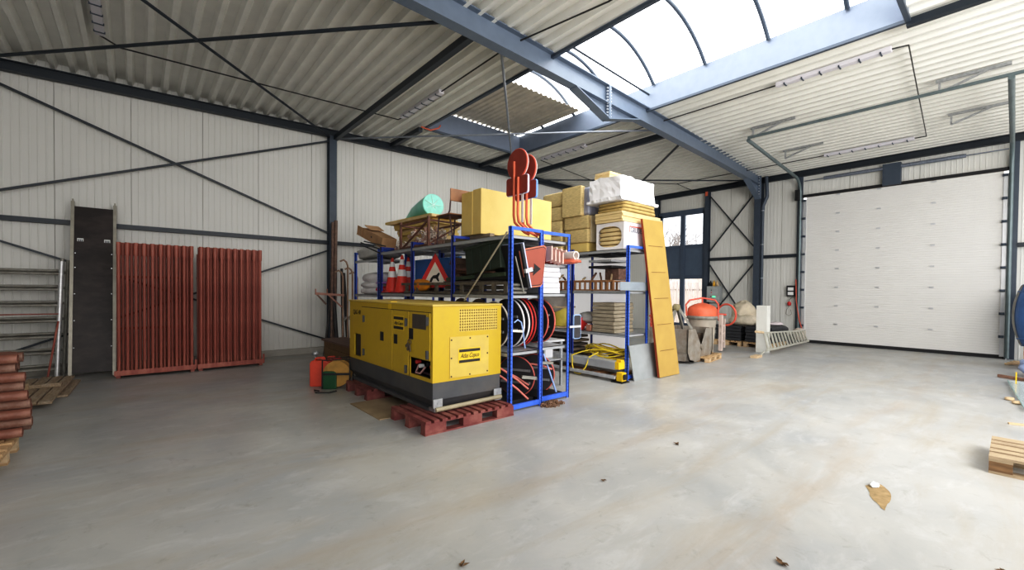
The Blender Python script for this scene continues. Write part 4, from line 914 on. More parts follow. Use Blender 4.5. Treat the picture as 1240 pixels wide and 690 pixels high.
# ================================================================== insulation on the second rack
Y3 = 2.262
def wool(lab, x0, x1, y0, y1, z0, z1, seed, m=WOOL, name='mineral_wool_bale', p=16, amp=0.02):
    return tag(MB().lump(((x0+x1)/2, (y0+y1)/2, (z0+z1)/2), (x1-x0, y1-y0, z1-z0), p, amp, 2.2, 18, seed).build(name, m), lab, 'insulation bale', 'insulation bales on the rack')
wool('flat ochre bale, bottom left of the mineral wool pile', 6.34, 7.0, 5.86, 6.42, Y3, 2.62, 1)
wool('flat ochre bale, second up in the left column of mineral wool', 6.34, 7.0, 5.87, 6.43, 2.62, 2.92, 2)
wool('flat ochre bale, third up in the left column of mineral wool', 6.34, 7.0, 5.86, 6.42, 2.92, 3.20, 3)
wool('rounded ochre bale on top of the left column of mineral wool', 6.34, 7.0, 5.84, 6.44, 3.20, 3.50, 4, p=9)
wool('folded ochre board bundle at the bottom, under the pale wrapped bale', 6.36, 6.98, 5.22, 5.80, Y3, 2.44, 5, FOAM)
wool('ochre bale, lower of the two wrapped beneath the big upright bale', 6.34, 6.95, 5.20, 5.82, 2.44, 2.70, 6)
last_ = wool('ochre bale, upper of the two wrapped beneath the big upright bale', 6.33, 6.95, 5.20, 5.82, 2.70, 2.95, 7)
MB().box(6.40, 6.97, 5.178, 5.20, 2.45, 2.94).build('wrap_film', pm('cream_film', (0.70,0.60,0.42), 0.4, 0, 0.08), last_)
o = wool('big upright square ochre bale with a grey plastic side', 6.30, 6.42, 5.35, 5.84, 2.95, 3.52, 8, p=18, amp=0.02)
tag(MB().lump((6.74, 5.52, 3.225), (0.70, 0.58, 0.53), 14, 0.03, 2, 16, 9).build('grey_film_wrap', pm('grey_film', (0.30,0.31,0.38), 0.3, 0, 0.15, 6, bump=0.4, bscale=10)), 'glossy grey plastic wrapped end of the big upright bale', 'wrapped bale')
# white pack with open end
t = thing('insulation_pack', 'white wrapped pack of insulation boards with an open round end and printed side', 'insulation pack', (6.7, 4.7, Y3))
def holed(y0, y1, z0, z1, x, m):   # wrapper end with rounded opening
    mb = MB(); n = 32; cy_, cz = (y0+y1)/2, (z0+z1)/2; out = []; inn = []
    for i in range(n):
        a = 2*PI*i/n; c_, s_ = math.cos(a), math.sin(a); k = 1/max(abs(c_), abs(s_))
        out.append((x, cy_ + c_*k*(y1-y0)/2, cz + s_*k*(z1-z0)/2)); e = 0.45
        inn.append((x+0.004, cy_+0.01 + math.copysign(abs(c_)**0.75, c_)*(y1-y0)/2*0.86, cz - 0.01 + math.copysign(abs(s_)**0.75, s_)*(z1-z0)/2*0.78))
    return mb.add(out + inn, [(i, (i+1)%n, n+(i+1)%n, n+i) for i in range(n)]).build('wrap_end', m, t)
WR = pm('wrap_white', (0.80,0.78,0.80), 0.35, 0, 0.05, 6, bump=0.25, bscale=12)
holed(4.40, 4.99, Y3+0.002, 2.735, 6.318, WR)
MB().box(6.32, 7.05, 4.40, 4.404, Y3+0.002, 2.735).box(6.32, 7.05, 4.986, 4.99, Y3+0.002, 2.735).box(6.32, 7.05, 4.40, 4.99, 2.73, 2.737).build('wrap_side', WR, t)
for i in range(6): MB().lump((6.69, 4.695, Y3+0.045+i*0.077), (0.70, 0.56, 0.072), 8, 0.02, 2, 10, i).build('board', PIR, t)
MB().box(6.48, 6.92, 4.394, 4.398, 2.655, 2.672).box(6.475, 6.485, 4.394, 4.398, 2.56, 2.66).build('red_line', pm('print_red', (0.75,0.12,0.08), 0.5), t)
text('print', 'GRUDER', 0.13, facing_negy(6.71, 4.395, 2.60), pm('print_grey', (0.16,0.18,0.22), 0.5), t, 0, 0.001, 0.40)
# boards above
for i in range(4):
    z = 2.74 + 0.045*i; ex = (7.20, 7.45, 7.55, 7.50)[i]
    tag(MB().box(6.28-0.01*(i%2), ex, 4.40+0.012*(i%2), 4.99, z, z+0.042).build('insulation_board', PIR, bevel=0.004), 'pale yellow insulation board, %s of the four long ones on the white pack' % ('lowest','second','third','uppermost')[i], 'insulation board', 'long boards on the white pack')
for i in range(3):
    z = 2.922 + 0.06*i; tag(MB().lump((6.83, 4.70, z+0.028), (1.05-0.04*i, 0.62, 0.058), 9, 0.02, 2, 12, i+3).build('wool_board', pm('wool_dark', (0.48,0.35,0.14), 0.9, 0, 0.15, 8)), 'dark ochre wool board, %s of three under the white wrapped bundle' % ('lowest','middle','uppermost')[i], 'insulation board', 'dark ochre boards')
t = thing('wrapped_board_bundle', 'bundle of boards wrapped in crumpled white plastic on top of the insulation stack', 'wrapped bundle', (6.8, 4.8, 3.1))
MB().crumple(6.26, 7.36, 4.46, 5.12, 3.10, 3.54, 0.022, 14, 5).build('wrapping', pm('crumple_white', (0.82,0.81,0.82), 0.35, 0, 0.06, 5, bump=0.3, bscale=7), t)
MB().crumple(6.22, 7.38, 4.40, 5.16, 3.105, 3.16, 0.03, 20, 9).build('loose_hem', MATS['crumple_white'], t)
tag(MB().box(6.32, 6.95, 4.72, 5.05, 3.555, 3.61).build('insulation_board', PIR), 'small cream board lying on top of the white wrapped bundle, lower one', 'board')
tag(MB().box(6.30, 6.90, 4.70, 5.02, 3.611, 3.65).build('insulation_board', PIR), 'small cream board lying at the very top of the insulation stack', 'board')

# leaning yellow board (six panels) and grey panel
YB = pm('yellow_board', (0.45, 0.30, 0.085), 0.6, 0, 0.07, 3)
t = thing('yellow_board', 'tall yellow panelled board leaning against the loaded rack', 'board', (7.28, 4.05, 0))
bl, br_, tl, tr_ = Vector((6.96,4.06,0.01)), Vector((7.61,4.04,0.01)), Vector((6.68,4.27,2.80)), Vector((7.33,4.27,2.82))
for i in range(6):
    a, b = i/6, (i+1)/6
    q = [bl.lerp(tl, a), br_.lerp(tr_, a), br_.lerp(tr_, b), bl.lerp(tl, b)]; off = Vector((0, 0.035, 0))
    MB().add(q + [v + off for v in q], [(0,1,2,3),(4,7,6,5),(0,4,5,1),(1,5,6,2),(2,6,7,3),(3,7,4,0)]).build('panel', YB, t)
    if i: 
        m_ = bl.lerp(tl, a), br_.lerp(tr_, a)
        MB().bar(m_[0].lerp(m_[1], .15) + Vector((0,-0.002,0)), m_[0].lerp(m_[1], .85) + Vector((0,-0.002,0)), 0.004, 0.008).build('groove', pm('groove', (0.16,0.09,0.03), 0.8), t)
MB().add([bl+Vector((0,.036,0)), br_+Vector((0,.036,0)), tr_+Vector((0,.036,0)), tl+Vector((0,.036,0))], [(0,1,2,3)]).add([bl+Vector((-.004,0,0)), bl+Vector((-.004,.04,0)), tl+Vector((-.004,.04,0)), tl+Vector((-.004,0,0))], [(0,1,2,3)]).build('back_edge', pm('redbrown', (0.30,0.06,0.02), 0.7), t)
GP = pm('grey_panel', (0.36,0.38,0.385), 0.45, 0.2, 0.12, 3, dirt=(0.20,0.19,0.17), damt=0.5)
q = [Vector((6.39,4.20,0)), Vector((7.15,4.20,0)), Vector((7.13,4.27,0.60)), Vector((6.32,4.27,0.60))]; o_ = Vector((0,0.02,0.003))
tag(MB().add(q + [v+o_ for v in q], [(0,1,2,3),(4,7,6,5),(0,4,5,1),(1,5,6,2),(2,6,7,3),(3,7,4,0)]).build('steel_sheet', GP), 'grey steel sheet leaning low against the rack beside the yellow board', 'sheet')
t = thing('steel_channel', 'short galvanised steel channel sticking out of the rack over the yellow board', 'channel', (6.7, 4.33, 1.55))
MB().box(6.05, 7.30, 4.27, 4.275, 1.545, 1.69).build('web', pm('channel', (0.30,0.34,0.38), 0.4, 0.3, 0.1), t); MB().box(6.05, 7.30, 4.275, 4.297, 1.545, 1.549).box(6.05, 7.30, 4.275, 4.297, 1.686, 1.69).build('flange', MATS['channel'], t)
# slatted crate on the 1.53 shelf
t = thing('slatted_crate', 'long low slatted wooden crate on the middle shelf of the insulation rack', 'crate', (6.4, 5.5, 1.54))
OW = pm('orange_wood', (0.33,0.17,0.08), 0.7, 0, 0.2, 8)
for x in (6.34, 6.80):
    MB().box(x, x+0.03, 4.62, 6.7, 1.535, 1.56).build('bottom_rail', OW, t); MB().box(x, x+0.03, 4.62, 6.7, 1.70, 1.73).build('top_rail', OW, t)
    for i in range(17): MB().box(x, x+0.03, 4.62+0.128*i, 4.645+0.128*i, 1.56, 1.70).build('slat', OW, t)
for i in range(7): MB().box(6.37, 6.80, 4.65+0.31*i, 4.71+0.31*i, 1.70, 1.72).build('cross_bar', OW, t)
CLB = pm('clutter_brown', (0.20,0.12,0.09), 0.8, 0, 0.4, 20)
rr = random.Random(5)
for i in range(9):
    y = 4.75 + i*0.22; a = rr.uniform(-.6,.6)
    tag(MB().bar((6.45, y, 1.745), (6.60+rr.uniform(-.1,.1), y+0.16*a+0.1, 1.76+rr.uniform(0.02,.12)), 0.03, 0.03).build('wood_offcut', CLB if i % 3 else WOODL), 'short wood offcut lying on the slatted crate', 'offcut', 'offcuts on the slatted crate')
# plank pile on the 0.78 shelf
GW = pm('grey_formwork', (0.36,0.31,0.23), 0.75, 0, 0.2, 7, stretch=(1,1,8))
for i in range(8):
    z = 0.785 + 0.068*i
    tag(MB().box(6.36+0.008*(i%2), 6.94, 4.60+0.01*(i%3), 5.10, z, z+0.060).build('formwork_panel', GW, bevel=0.006), 'grey weathered wooden panel, %s up in the square pile on the rack shelf' % ('first','second','third','fourth','fifth','sixth','seventh','eighth')[i], 'wooden panel', 'square pile of wooden panels')
tag(MB().box(6.36, 6.58, 5.38, 5.50, 0.785, 1.02).build('red_box', RED, bevel=0.01), 'bright red upright box on the rack shelf left of the wooden panel pile', 'box')
tag(MB().lump((6.5, 5.28, 0.83), (0.2, 0.16, 0.10), 2.3, 0.2, 3, 10, 3).build('white_bundle', WHITEP), 'crumpled white plastic bundle between the red box and the panel pile', 'bundle')
tag(MB().box(6.36, 6.46, 5.13, 5.24, 0.785, 0.90).build('brown_block', pm('brick_brown', (0.42,0.20,0.14), 0.8)), 'small reddish brown block at the corner of the wooden panel pile', 'block')
tag(MB().lump((6.62, 5.35, 1.02), (0.4, 0.5, 0.22), 2.4, 0.2, 3, 12, 8, False).build('grey_bag', GB), 'crumpled grey bag behind the red box on the rack shelf', 'bag')
tag(MB().lathe([(0,0),(0.11,0),(0.125,0.2),(0.12,0.2),(0.10,0.01)], (6.6, 5.7, 0.785)).build('white_bucket', WHITE), 'white bucket at the far side of the red box on the rack shelf', 'bucket')
t = thing('cable_drum', 'wooden cable drum with yellow cable on the shelf left of the red box', 'cable drum', (6.6, 6.1, 0.79))
MB().disc((6.6, 6.05, 1.20), (0,0,1), 0.26, 0.025, 28).build('flange', WOODL, t); MB().disc((6.6, 6.05, 0.80), (0,0,1), 0.26, 0.025, 28).build('flange', WOODL, t); MB().disc((6.6, 6.05, 1.0), (0,0,1), 0.19, 0.36, 24).build('cable', pm('cable_yel', (0.70,0.58,0.12), 0.5), t)
# light tarp and ladder grille seen through the rack
tag(MB().lump((6.55, 6.35, 1.30), (0.5, 0.9, 0.45), 2.6, 0.2, 2, 14, 9).build('grey_tarpaulin', pm('tarp_grey', (0.33,0.30,0.27), 0.7, 0, 0.2)), 'draped grey brown tarpaulin in the far bay of the insulation rack', 'tarpaulin')
for i in range(3): tag(MB().box(6.36, 6.9, 4.68+0.01*i, 5.2, 1.95+0.11*i, 1.99+0.11*i).build('steel_tray', BLACK if i != 1 else SHELF), ('dark flat tray below the top shelf, lowest of three beside the blue end posts', 'grey flat tray below the top shelf, middle of three', 'dark flat tray right under the top shelf')[i], 'tray', 'flat trays under the top shelf')
tag(MB().box(6.60, 6.92, 4.70, 5.0, 1.741, 1.94).build('dark_box', CLB), 'dark brown box holding up the flat trays in the insulation rack', 'box')
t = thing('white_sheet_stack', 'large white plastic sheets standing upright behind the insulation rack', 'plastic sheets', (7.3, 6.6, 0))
for i in range(2): MB().box(7.25+0.06*i, 7.27+0.06*i, 5.0+1.35*i, 6.3+1.35*i, 0.40, 2.2).build('sheet', pm('sheet_daylight_glow', (0.93,0.93,0.94), 0.5, 0, 0.03, emit=0.30), t)  # weak emission stands in for daylight passing through the sheets
# floor bay: dark board pile, hose, beams
for i in range(8):
    tag(MB().box(6.40+0.01*(i%3), 6.92, 5.62+0.03*(i%2), 6.75-0.04*(i%3), 0.03+0.082*i, 0.075+0.082*i).build('dark_board', DK if i % 2 else WOODG), 'dark rough board, %s up in the pile at floor level under the shelf' % ('first','second','third','fourth','fifth','sixth','seventh','eighth')[i], 'board', 'dark board pile under the shelf')
for i in range(4):
    x = 6.10 + 0.02*(i==3)
    tag(MB().box(6.14, 6.9, 4.42+0.36*i, 4.52+0.36*i, 0.035, 0.10).build('bearer', OW), 'short brown timber bearer beneath the grey barrier beams', 'timber', 'bearers under the barrier beams')
t = thing('barrier_beam', 'long pale grey aluminium barrier beam with a yellow end, uppermost on the bearers', 'barrier beam', (6.2, 5.0, 0.2))
MB().box(6.15, 6.32, 4.42, 6.6, 0.18, 0.33).build('beam', SILVER, t, 0.02); MB().box(6.15, 6.32, 4.35, 4.43, 0.20, 0.325).box(6.18, 6.27, 4.33, 4.42, 0.325, 0.36).build('end_cap', pm('bright_yellow', (0.80,0.52,0.02), 0.45), t)
t = thing('barrier_beam', 'slim grey barrier rail with yellow lamp foot lying lowest, nearest the aisle', 'barrier beam', (6.1, 5.0, 0.0))
MB().box(6.04, 6.12, 4.35, 6.9, 0.05, 0.10).build('beam', SILVER, t, 0.01); MB().box(6.06, 6.18, 4.22, 4.33, 0.03, 0.17).build('end_cap', MATS['bright_yellow'], t); MB().box(6.07, 6.18, 4.19, 4.2, 0.06, 0.15).build('end_plate', BLACK, t); MB().box(6.03, 6.25, 4.20, 4.42, 0.0, 0.02).build('rubber_foot', BLACK, t)
tag(MB().box(6.34, 6.42, 4.42, 6.6, 0.10, 0.30).build('grey_beam', GALV), 'second grey beam lying behind the upper barrier beam under the yellow hose', 'beam')
HY = pm('hose_yellow', (0.72,0.55,0.05), 0.4, 0, 0.1)
pts = []; rr = random.Random(2)
for k in range(7):
    for i in range(18):
        a = 2*PI*i/18; rx = 0.24 + 0.05*math.sin(k*2.1); ry = 0.42 + 0.10*math.cos(k*1.3)
        pts.append((6.58 + rx*math.cos(a) + 0.03*math.sin(k*3), 4.86 + ry*math.sin(a) + 0.05*math.cos(k*5), 0.36 + 0.022*k + 0.035*math.sin(3*a + k)))
pts += [(6.40,5.1,0.45),(6.25,5.25,0.40),(6.16,5.40,0.33),(6.12,5.36,0.15),(6.10,5.28,0.02),(6.10,5.15,0.02),(6.13,5.05,0.15),(6.17,5.0,0.34),(6.3,4.9,0.42)]
tag(MB().tube(pts, 0.0125, 8).build('yellow_hose', HY), 'tangled yellow hose heaped on the bearers with one loop hanging down', 'hose')
t = thing('pink_board', 'pinkish wooden board lying flat in the far floor bay behind the hose', 'board', (7, 6, 0.3)); MB().box(6.98, 7.5, 5.0, 6.2, 0.30, 0.36).build('board', pm('pinkwood', (0.52,0.36,0.26), 0.7), t); MB().box(7.0, 7.45, 5.1, 5.2, 0, 0.30).box(7.0, 7.45, 6.0, 6.1, 0, 0.30).build('support', WOODX, t)

# ================================================================== corner of poles, cans, reel, crate
POLE = pm('pole_brown', (0.20,0.13,0.10), 0.6, 0.2, 0.25, 15); PD = pm('pole_dark', (0.05,0.045,0.045), 0.5, 0.2, 0.2)
pl_ = [((3.42,10.25,0),(3.58,10.62,3.15),0.04,POLE,'thick brown steel pole leaning at the column, tallest of the bunch'), ((3.34,10.2,0),(3.50,10.6,3.10),0.03,POLE,'brown steel pole just left of the tallest one at the column'),
  ((3.45,10.1,0),(3.46,10.55,2.0),0.045,PD,'thick dark pole in front of the steel column'), ((3.56,10.05,0),(3.66,10.45,2.0),0.03,PD,'dark pole leaning among the hooked tubes'), ((3.18,10.2,0),(3.48,10.5,1.75),0.022,PD,'thin black pole leaning outwards, closest to the wall brace'), ((3.26,10.3,0),(3.44,10.55,1.9),0.02,PD,'thin black pole beside the steel column, second from the wall brace'), ((3.70,10.1,0),(3.72,10.5,1.9),0.04,PD,'dark post behind the hooked tubes near the short rack unit')]
for a, b, r_, m, lab in pl_: tag(MB().tube([a, b], r_, 12, True, 0.7).build('steel_pole', m), lab, 'pole', 'steel poles at the column')
HK = pm('hook_tube', (0.36,0.24,0.17), 0.5, 0.2, 0.2)
for i in range(4):
    x = 3.55 + 0.10*i; y = 9.95 - 0.03*i; zt = (1.95, 2.2, 2.02, 1.92)[i]
    t = thing('hooked_tube', 'brown tube with bent over top, %s of four near the column' % ('first','tallest','third','fourth')[i], 'tube', (x, y, 0), 'hooked tubes at the column')
    MB().tube([(x-0.04, y, 0.0), (x+0.05, y+0.25, zt-0.14), (x+0.03, y+0.28, zt-0.05), (x-0.03, y+0.29, zt), (x-0.11, y+0.29, zt-0.04)], 0.02, 10).build('tube', HK, t)
    MB().tube([(x+0.02, y+0.10, 0.78+0.05*i), (x+0.09, y+0.10, 0.88+0.05*i)], 0.030, 8).build('collar', GALVD, t)
t = thing('steel_bracket', 'pinkish steel wall bracket with diagonal struts hung among the poles', 'bracket', (3.2, 9.9, 1.2))
PB = pm('pink_steel', (0.42,0.22,0.17), 0.55)
MB().bar((2.90,9.9,1.42),(3.52,9.9,1.38),0.03,0.05).build('arm', PB, t); MB().bar((2.92,9.9,1.42),(3.14,9.92,1.18),0.02,0.03).build('strut', POLE, t); MB().bar((3.14,9.88,1.42),(3.46,9.88,1.12),0.02,0.03).build('strut', PB, t)
for x in (2.91, 3.15): MB().bar((x,9.9,1.42),(x,9.9,1.52),0.02,0.02).build('peg', PB, t)
t = thing('wooden_crate', 'dark wooden crate with a brown flat lid behind the jerry cans', 'crate', (3.2, 8.8, 0))
CW = pm('crate_wood', (0.26,0.16,0.07), 0.75, 0, 0.35, 6, dirt=(0.10,0.05,0.03), damt=0.8, dscale=6)
for i in range(3): MB().box(2.98, 3.00, 8.0, 9.55, 0.04+0.13*i, 0.16+0.13*i).build('side_plank', CW, t)
for i in range(3): MB().box(3.0, 3.44, 7.98, 8.0, 0.04+0.13*i, 0.16+0.13*i).build('front_plank', CW, t)
MB().box(3.005, 3.43, 8.01, 9.54, 0.03, 0.42).build('inner_box', WOODX, t); MB().box(2.94, 3.46, 7.94, 9.6, 0.43, 0.465).build('lid', pm('lid_brown', (0.20,0.12,0.09), 0.6), t)
for y in (8.1, 8.7, 9.3): MB().box(2.99, 3.44, y, y+0.08, 0, 0.035).build('foot', WOODX, t)
def jerry(x, y, m, lab, s=1.0, rz=0):
    t = thing('jerry_can', lab, 'jerry can', (x, y, 0))
    W, D, H = 0.30*s, 0.17*s, 0.42*s
    def Q(p): c_, s_ = math.cos(rz), math.sin(rz); return Vector((x + p[0]*c_ - p[1]*s_, y + p[0]*s_ + p[1]*c_, p[2]))
    mb = MB(); prof = [(-W/2,0.0),(W/2,0.0),(W/2,H*0.82),(W*0.30,H*0.92),(-W*0.42,H*0.92),(-W/2,H*0.84)]
    vs = [Q((a, -D/2, b)) for a, b in prof] + [Q((a, D/2, b)) for a, b in prof]; n = 6
    mb.add(vs, [tuple(range(n)), tuple(range(n, 2*n))] + [(i, (i+1)%n, n+(i+1)%n, n+i) for i in range(n)]); mb.build('can_body', m, t, 0.025)
    for d_ in (-0.04, 0, 0.04): MB().tube([Q((-W*0.30, d_*s, H*0.90)), Q((-W*0.24, d_*s, H*1.0)), Q((W*0.08, d_*s, H*1.0)), Q((W*0.14, d_*s, H*0.90))], 0.011*s, 8).build('handle', m, t)
    MB().tube([Q((W*0.32, 0, H*0.84)), Q((W*0.42, 0, H*0.98))], 0.03*s, 12).build('cap', m if s > .9 else BLACK, t)
JR = pm('jerry_red', (0.62,0.085,0.045), 0.45, 0, 0.1); JG = pm('jerry_green', (0.012,0.085,0.03), 0.45, 0, 0.1)
jerry(2.18, 7.10, JR, 'orange red jerry can, tallest at the open floor side', 1.05, R(-35)); jerry(2.44, 7.38, JR, 'second orange red jerry can between the tall one and the wooden crate', 0.95, R(-30)); jerry(2.22, 6.82, JG, 'dark green jerry can between the red can and the cable reel', 0.70, R(-35))
tag(MB().lump((2.18, 7.42, 0.47), (0.10,0.10,0.09), 2.2, 0.1, 3, 8, 3, False).tube([(2.18,7.42,0.44),(2.18,7.42,0.0)], 0.02, 8).build('metal_funnel', GALV), 'small shiny metal funnel behind the orange red jerry can', 'funnel')
t = thing('cable_reel', 'round wooden yellow cable reel on a dark steel stand beside the generator', 'cable reel', (2.33, 6.72, 0))
RY = pm('reel_ochre', (0.42,0.24,0.06), 0.6, 0, 0.2, 8); ax_ = Vector((math.sin(R(20)), -math.cos(R(20)), 0)).normalized(); c_ = Vector((2.33, 6.80, 0.23))
ax_ = Vector((-0.55, -0.83, 0)).normalized()
MB().disc(c_ + ax_*0.07, ax_, 0.20, 0.02, 32).build('flange', RY, t); MB().disc(c_ - ax_*0.07, ax_, 0.20, 0.02, 32).build('flange', RY, t); MB().disc(c_, ax_, 0.13, 0.13, 24).build('drum', BLACK, t)
px_ = Vector((-ax_.y, ax_.x, 0))
for s in (-1, 1):
    a = c_ + ax_*0.11*s; MB().tube([a - px_*0.20 + Vector((0,0,-0.22)), a - px_*0.20 + Vector((0,0,0.21)), a + px_*0.20 + Vector((0,0,0.23)), a + px_*0.20 + Vector((0,0,-0.22))], 0.012, 8).build('stand', BLACK, t)
    MB().bar(a - px_*0.2, a + px_*0.2, 0.015, 0.03).build('axle_bar', BLACK, t)
tag(MB().tube([(2.22,6.55,0.012),(2.1,6.5,0.012),(1.95,6.62,0.012),(1.98,6.8,0.012),(2.02,6.7,0.012)], 0.010, 6).build('cable', cable), 'short black cable end curling on the floor before the cable reel', 'cable')

# ================================================================== left: red tube racks, deck board, frames, planks, tube pile
def tube_rack(x0, x1, n, lab, which):
    t = thing('tube_stand', lab, 'stand', (x0, 9.7, 0), 'red steel stands')
    z = 0.06
    MB().bar((x0-0.02, 9.66, z+0.03), (x1+0.02, 9.66, z+0.03), 0.012, 0.085).build('front_angle', RUSTR, t); MB().box(x0-0.02, x1+0.02, 9.66, 10.12, z, z+0.012).build('base_plate', RUSTR, t)
    for x in (x0+0.03, x1-0.03): MB().bar((x, 9.72, 0.03), (x, 10.1, 0.03), 0.06, 0.06).build('foot', RUSTR, t)
    for x in (x0+0.02, x1-0.02): MB().bar((x, 10.09, 0.07), (x, 10.09, 2.15), 0.035, 0.035).build('upright', RUSTR, t)
    for zz in (0.8, 1.7): MB().bar((x0, 10.11, zz), (x1, 10.11, zz), 0.03, 0.04).build('back_rail', RUSTR, t)
    MB().bar((x1+0.015, 9.70, 0.07), (x1+0.015, 9.70, 0.22), 0.03, 0.03).build('stub', RUSTR, t)
    grp = 'red tubes in the %s stand' % which
    lb = 'red oxide steel tube standing upright in the front row of the %s stand' % which
    lb2 = 'red oxide steel tube upright in the back row of the %s stand' % which
    def mk(r, h, col_):
        p = MB().tube([(0,0,0),(0,0,h)], r, 12, True, 0.8).build('steel_tube', RUSTR, None)
        s = MB().tube([(0,0,h-0.20),(0,0,h+0.006)], r*1.32, 12, True, 0.85).build('collar', RUSTR, None); s.parent = p
        return p
    p0 = mk(0.0235, 2.19, 0); W = (x1-x0-0.08)/(n-1); rr = random.Random(n)
    for i in range(n):
        o = p0 if i == 0 else dup(p0); o.location = (x0+0.04+W*i, 9.735, z+0.013); o.rotation_euler = (0, R(rr.uniform(-.08,.08)), 0); tag(o, lb, 'steel tube', grp + ', front row')
    for i in range(n-1):
        o = dup(p0); o.location = (x0+0.04+W*(i+0.5), 9.84, z+0.013); tag(o, lb2, 'steel tube', grp + ', back row')
    for i in range(n):
        o = dup(p0); o.location = (x0+0.04+W*i, 9.97, z+0.013); tag(o, lb2, 'steel tube', grp + ', back row')
tube_rack(-0.29, 0.77, 10, 'red steel stand holding upright tubes, beside the dark scaffold deck', 'wider')
tube_rack(0.83, 1.86, 10, 'red steel stand holding upright tubes, further from the dark scaffold deck', 'narrower')
t = thing('scaffold_deck', 'dark plywood scaffold deck with aluminium side rails leaning upright on the wall', 'scaffold deck', (-0.59, 10.25, 0))
def dk(x, z): return Vector((x, 10.12 + 0.62*z/3.0, z))
ALU = pm('alu_dull', (0.36,0.34,0.29), 0.45, 0.4, 0.12, 10)
PLY = pm('dark_ply', (0.026,0.018,0.016), 0.5, 0, 0.3, 3, dirt=(0.09,0.065,0.06), damt=0.5, dscale=2.5, stretch=(1,1,2))
MB().bar(dk(-0.59, 0.08), dk(-0.59, 2.92), 0.50, 0.02, (0,-1,0)).build('plywood', PLY, t)
for x, zt in ((-0.86, 3.0), (-0.32, 2.99)):
    MB().bar(dk(x, 0.0), dk(x, zt), 0.045, 0.07, (0,-1,0)).build('side_rail', ALU, t); MB().bar(dk(x, zt), dk(x, zt+0.05), 0.02, 0.03, (0,-1,0)).build('hook', ALU, t)
for i, z in enumerate((0.5, 0.95, 1.4, 1.85, 2.1)):
    for x in (-0.82, -0.36): MB().disc(dk(x, z) + Vector((0,-0.014,0)), (0,1,0), 0.009, 0.004, 8).build('rivet', SILVER, t)
LBM = pm('label_white', (0.75,0.75,0.72), 0.5, 0, 0.05)
for x in (-0.76, -0.42):
    l_ = MB().bar(dk(x-0.04, 2.33) + Vector((0,-0.013,0)), dk(x+0.04, 2.33) + Vector((0,-0.013,0)), 0.004, 0.06).build('sticker', LBM, t)
    for k in (-0.022, 0.0, 0.022): MB().bar(dk(x+k-0.007, 2.325) + Vector((0,-0.017,0)), dk(x+k+0.007, 2.325) + Vector((0,-0.017,0)), 0.002, 0.035).build('sticker_mark', STEELM, l_)
# scaffold frames
def sframe(dy, dz, dx, lab, bright):
    t = thing('scaffold_ladder', lab, 'scaffold frame', (-0.96+dx, 10.3+dy, 0), 'scaffold frames leaning on the wall')
    m = pm('frame_bright', (0.52,0.52,0.52), 0.35, 0.5, 0.15, 20) if bright else GALVD
    for x in (-0.97+dx, -3.2+dx): MB().tube([(x-0.05, 10.22+dy, 0.0), (x, 10.40+dy, 1.94+dz)], 0.032 if bright else 0.024, 12, True, 0.8).build('upright', m, t)
    for i in range(7):
        z = 1.73 - 0.26*i + dz
        if z > 0.05: MB().tube([(-3.2+dx, 10.23+dy+0.09*z, z), (-0.98+dx, 10.23+dy+0.09*z, z)], 0.022, 10).build('rung', GALVD, t)
sframe(0, 0, 0, 'galvanised scaffold ladder frame with bright end tube, closest to the floor planks', True)
sframe(0.10, 0.055, 0.0, 'dull galvanised scaffold ladder frame in the middle of the three', False)
sframe(0.19, 0.03, 0.06, 'dull galvanised scaffold ladder frame right against the wall cladding', False)
tag(MB().tube([(-3.2,10.27,1.08),(-1.0,10.27,1.07)], 0.010, 8).build('thin_rod', RUSTR), 'thin red rod lying across the scaffold ladder frames', 'rod')
tag(MB().tube([(-1.10,9.93,0.0),(-1.0,10.25,0.95)], 0.014, 8).build('red_rod', RUSTR), 'thin red brown rod leaning upright at the end of the scaffold frames', 'rod')
# planks on the floor
OLDW = pm('old_plank', (0.36,0.275,0.19), 0.8, 0, 0.25, 8, stretch=(6,1,6), dirt=(0.45,0.40,0.34), damt=0.5)
for i, (xa, ya, xb, yb2, z) in enumerate(((-0.89,7.85,-0.84,9.9,0.075),(-1.02,7.9,-0.97,9.95,0.075),(-1.15,8.1,-1.10,10.0,0.075),(-1.29,8.0,-1.24,9.9,0.075),(-0.80,8.5,-0.765,9.8,0.02))):
    tag(MB().bar((xa,ya,z),(xb,yb2,z+0.0),0.11,0.03).build('floor_plank', OLDW), 'old weathered plank, %s in the low pile before the scaffold deck' % ('outermost long one','second','third','innermost','short lower one at the edge')[i], 'plank', 'old planks on the floor')
for i, y in enumerate((8.15, 8.95, 9.7)): tag(MB().box(-1.40, -0.86, y, y+0.09, 0.0, 0.058).build('timber_bearer', WOODL), 'pale timber bearer beneath the old planks, %s from the camera' % ('first','second','third')[i], 'timber')
tag(MB().box(-1.28, -1.12, 8.3, 8.6, 0.092, 0.22).build('wood_block', WOODL), 'short pale wood block standing on the old floor planks', 'wood block')
tag(MB().bar((-1.4,8.95,0.12),(-0.84,8.92,0.12),0.07,0.05).build('cross_timber', OLDW), 'short weathered timber laid across the old floor planks', 'timber')
tag(MB().lathe([(0,0),(0.06,0),(0.035,0.03),(0.02,0.12),(0.05,0.16),(0.075,0.17),(0,0.175)], (-1.25,8.75,0.092)).build('white_pedestal', WHITE), 'small white plastic support foot beside the pale wood block', 'support')
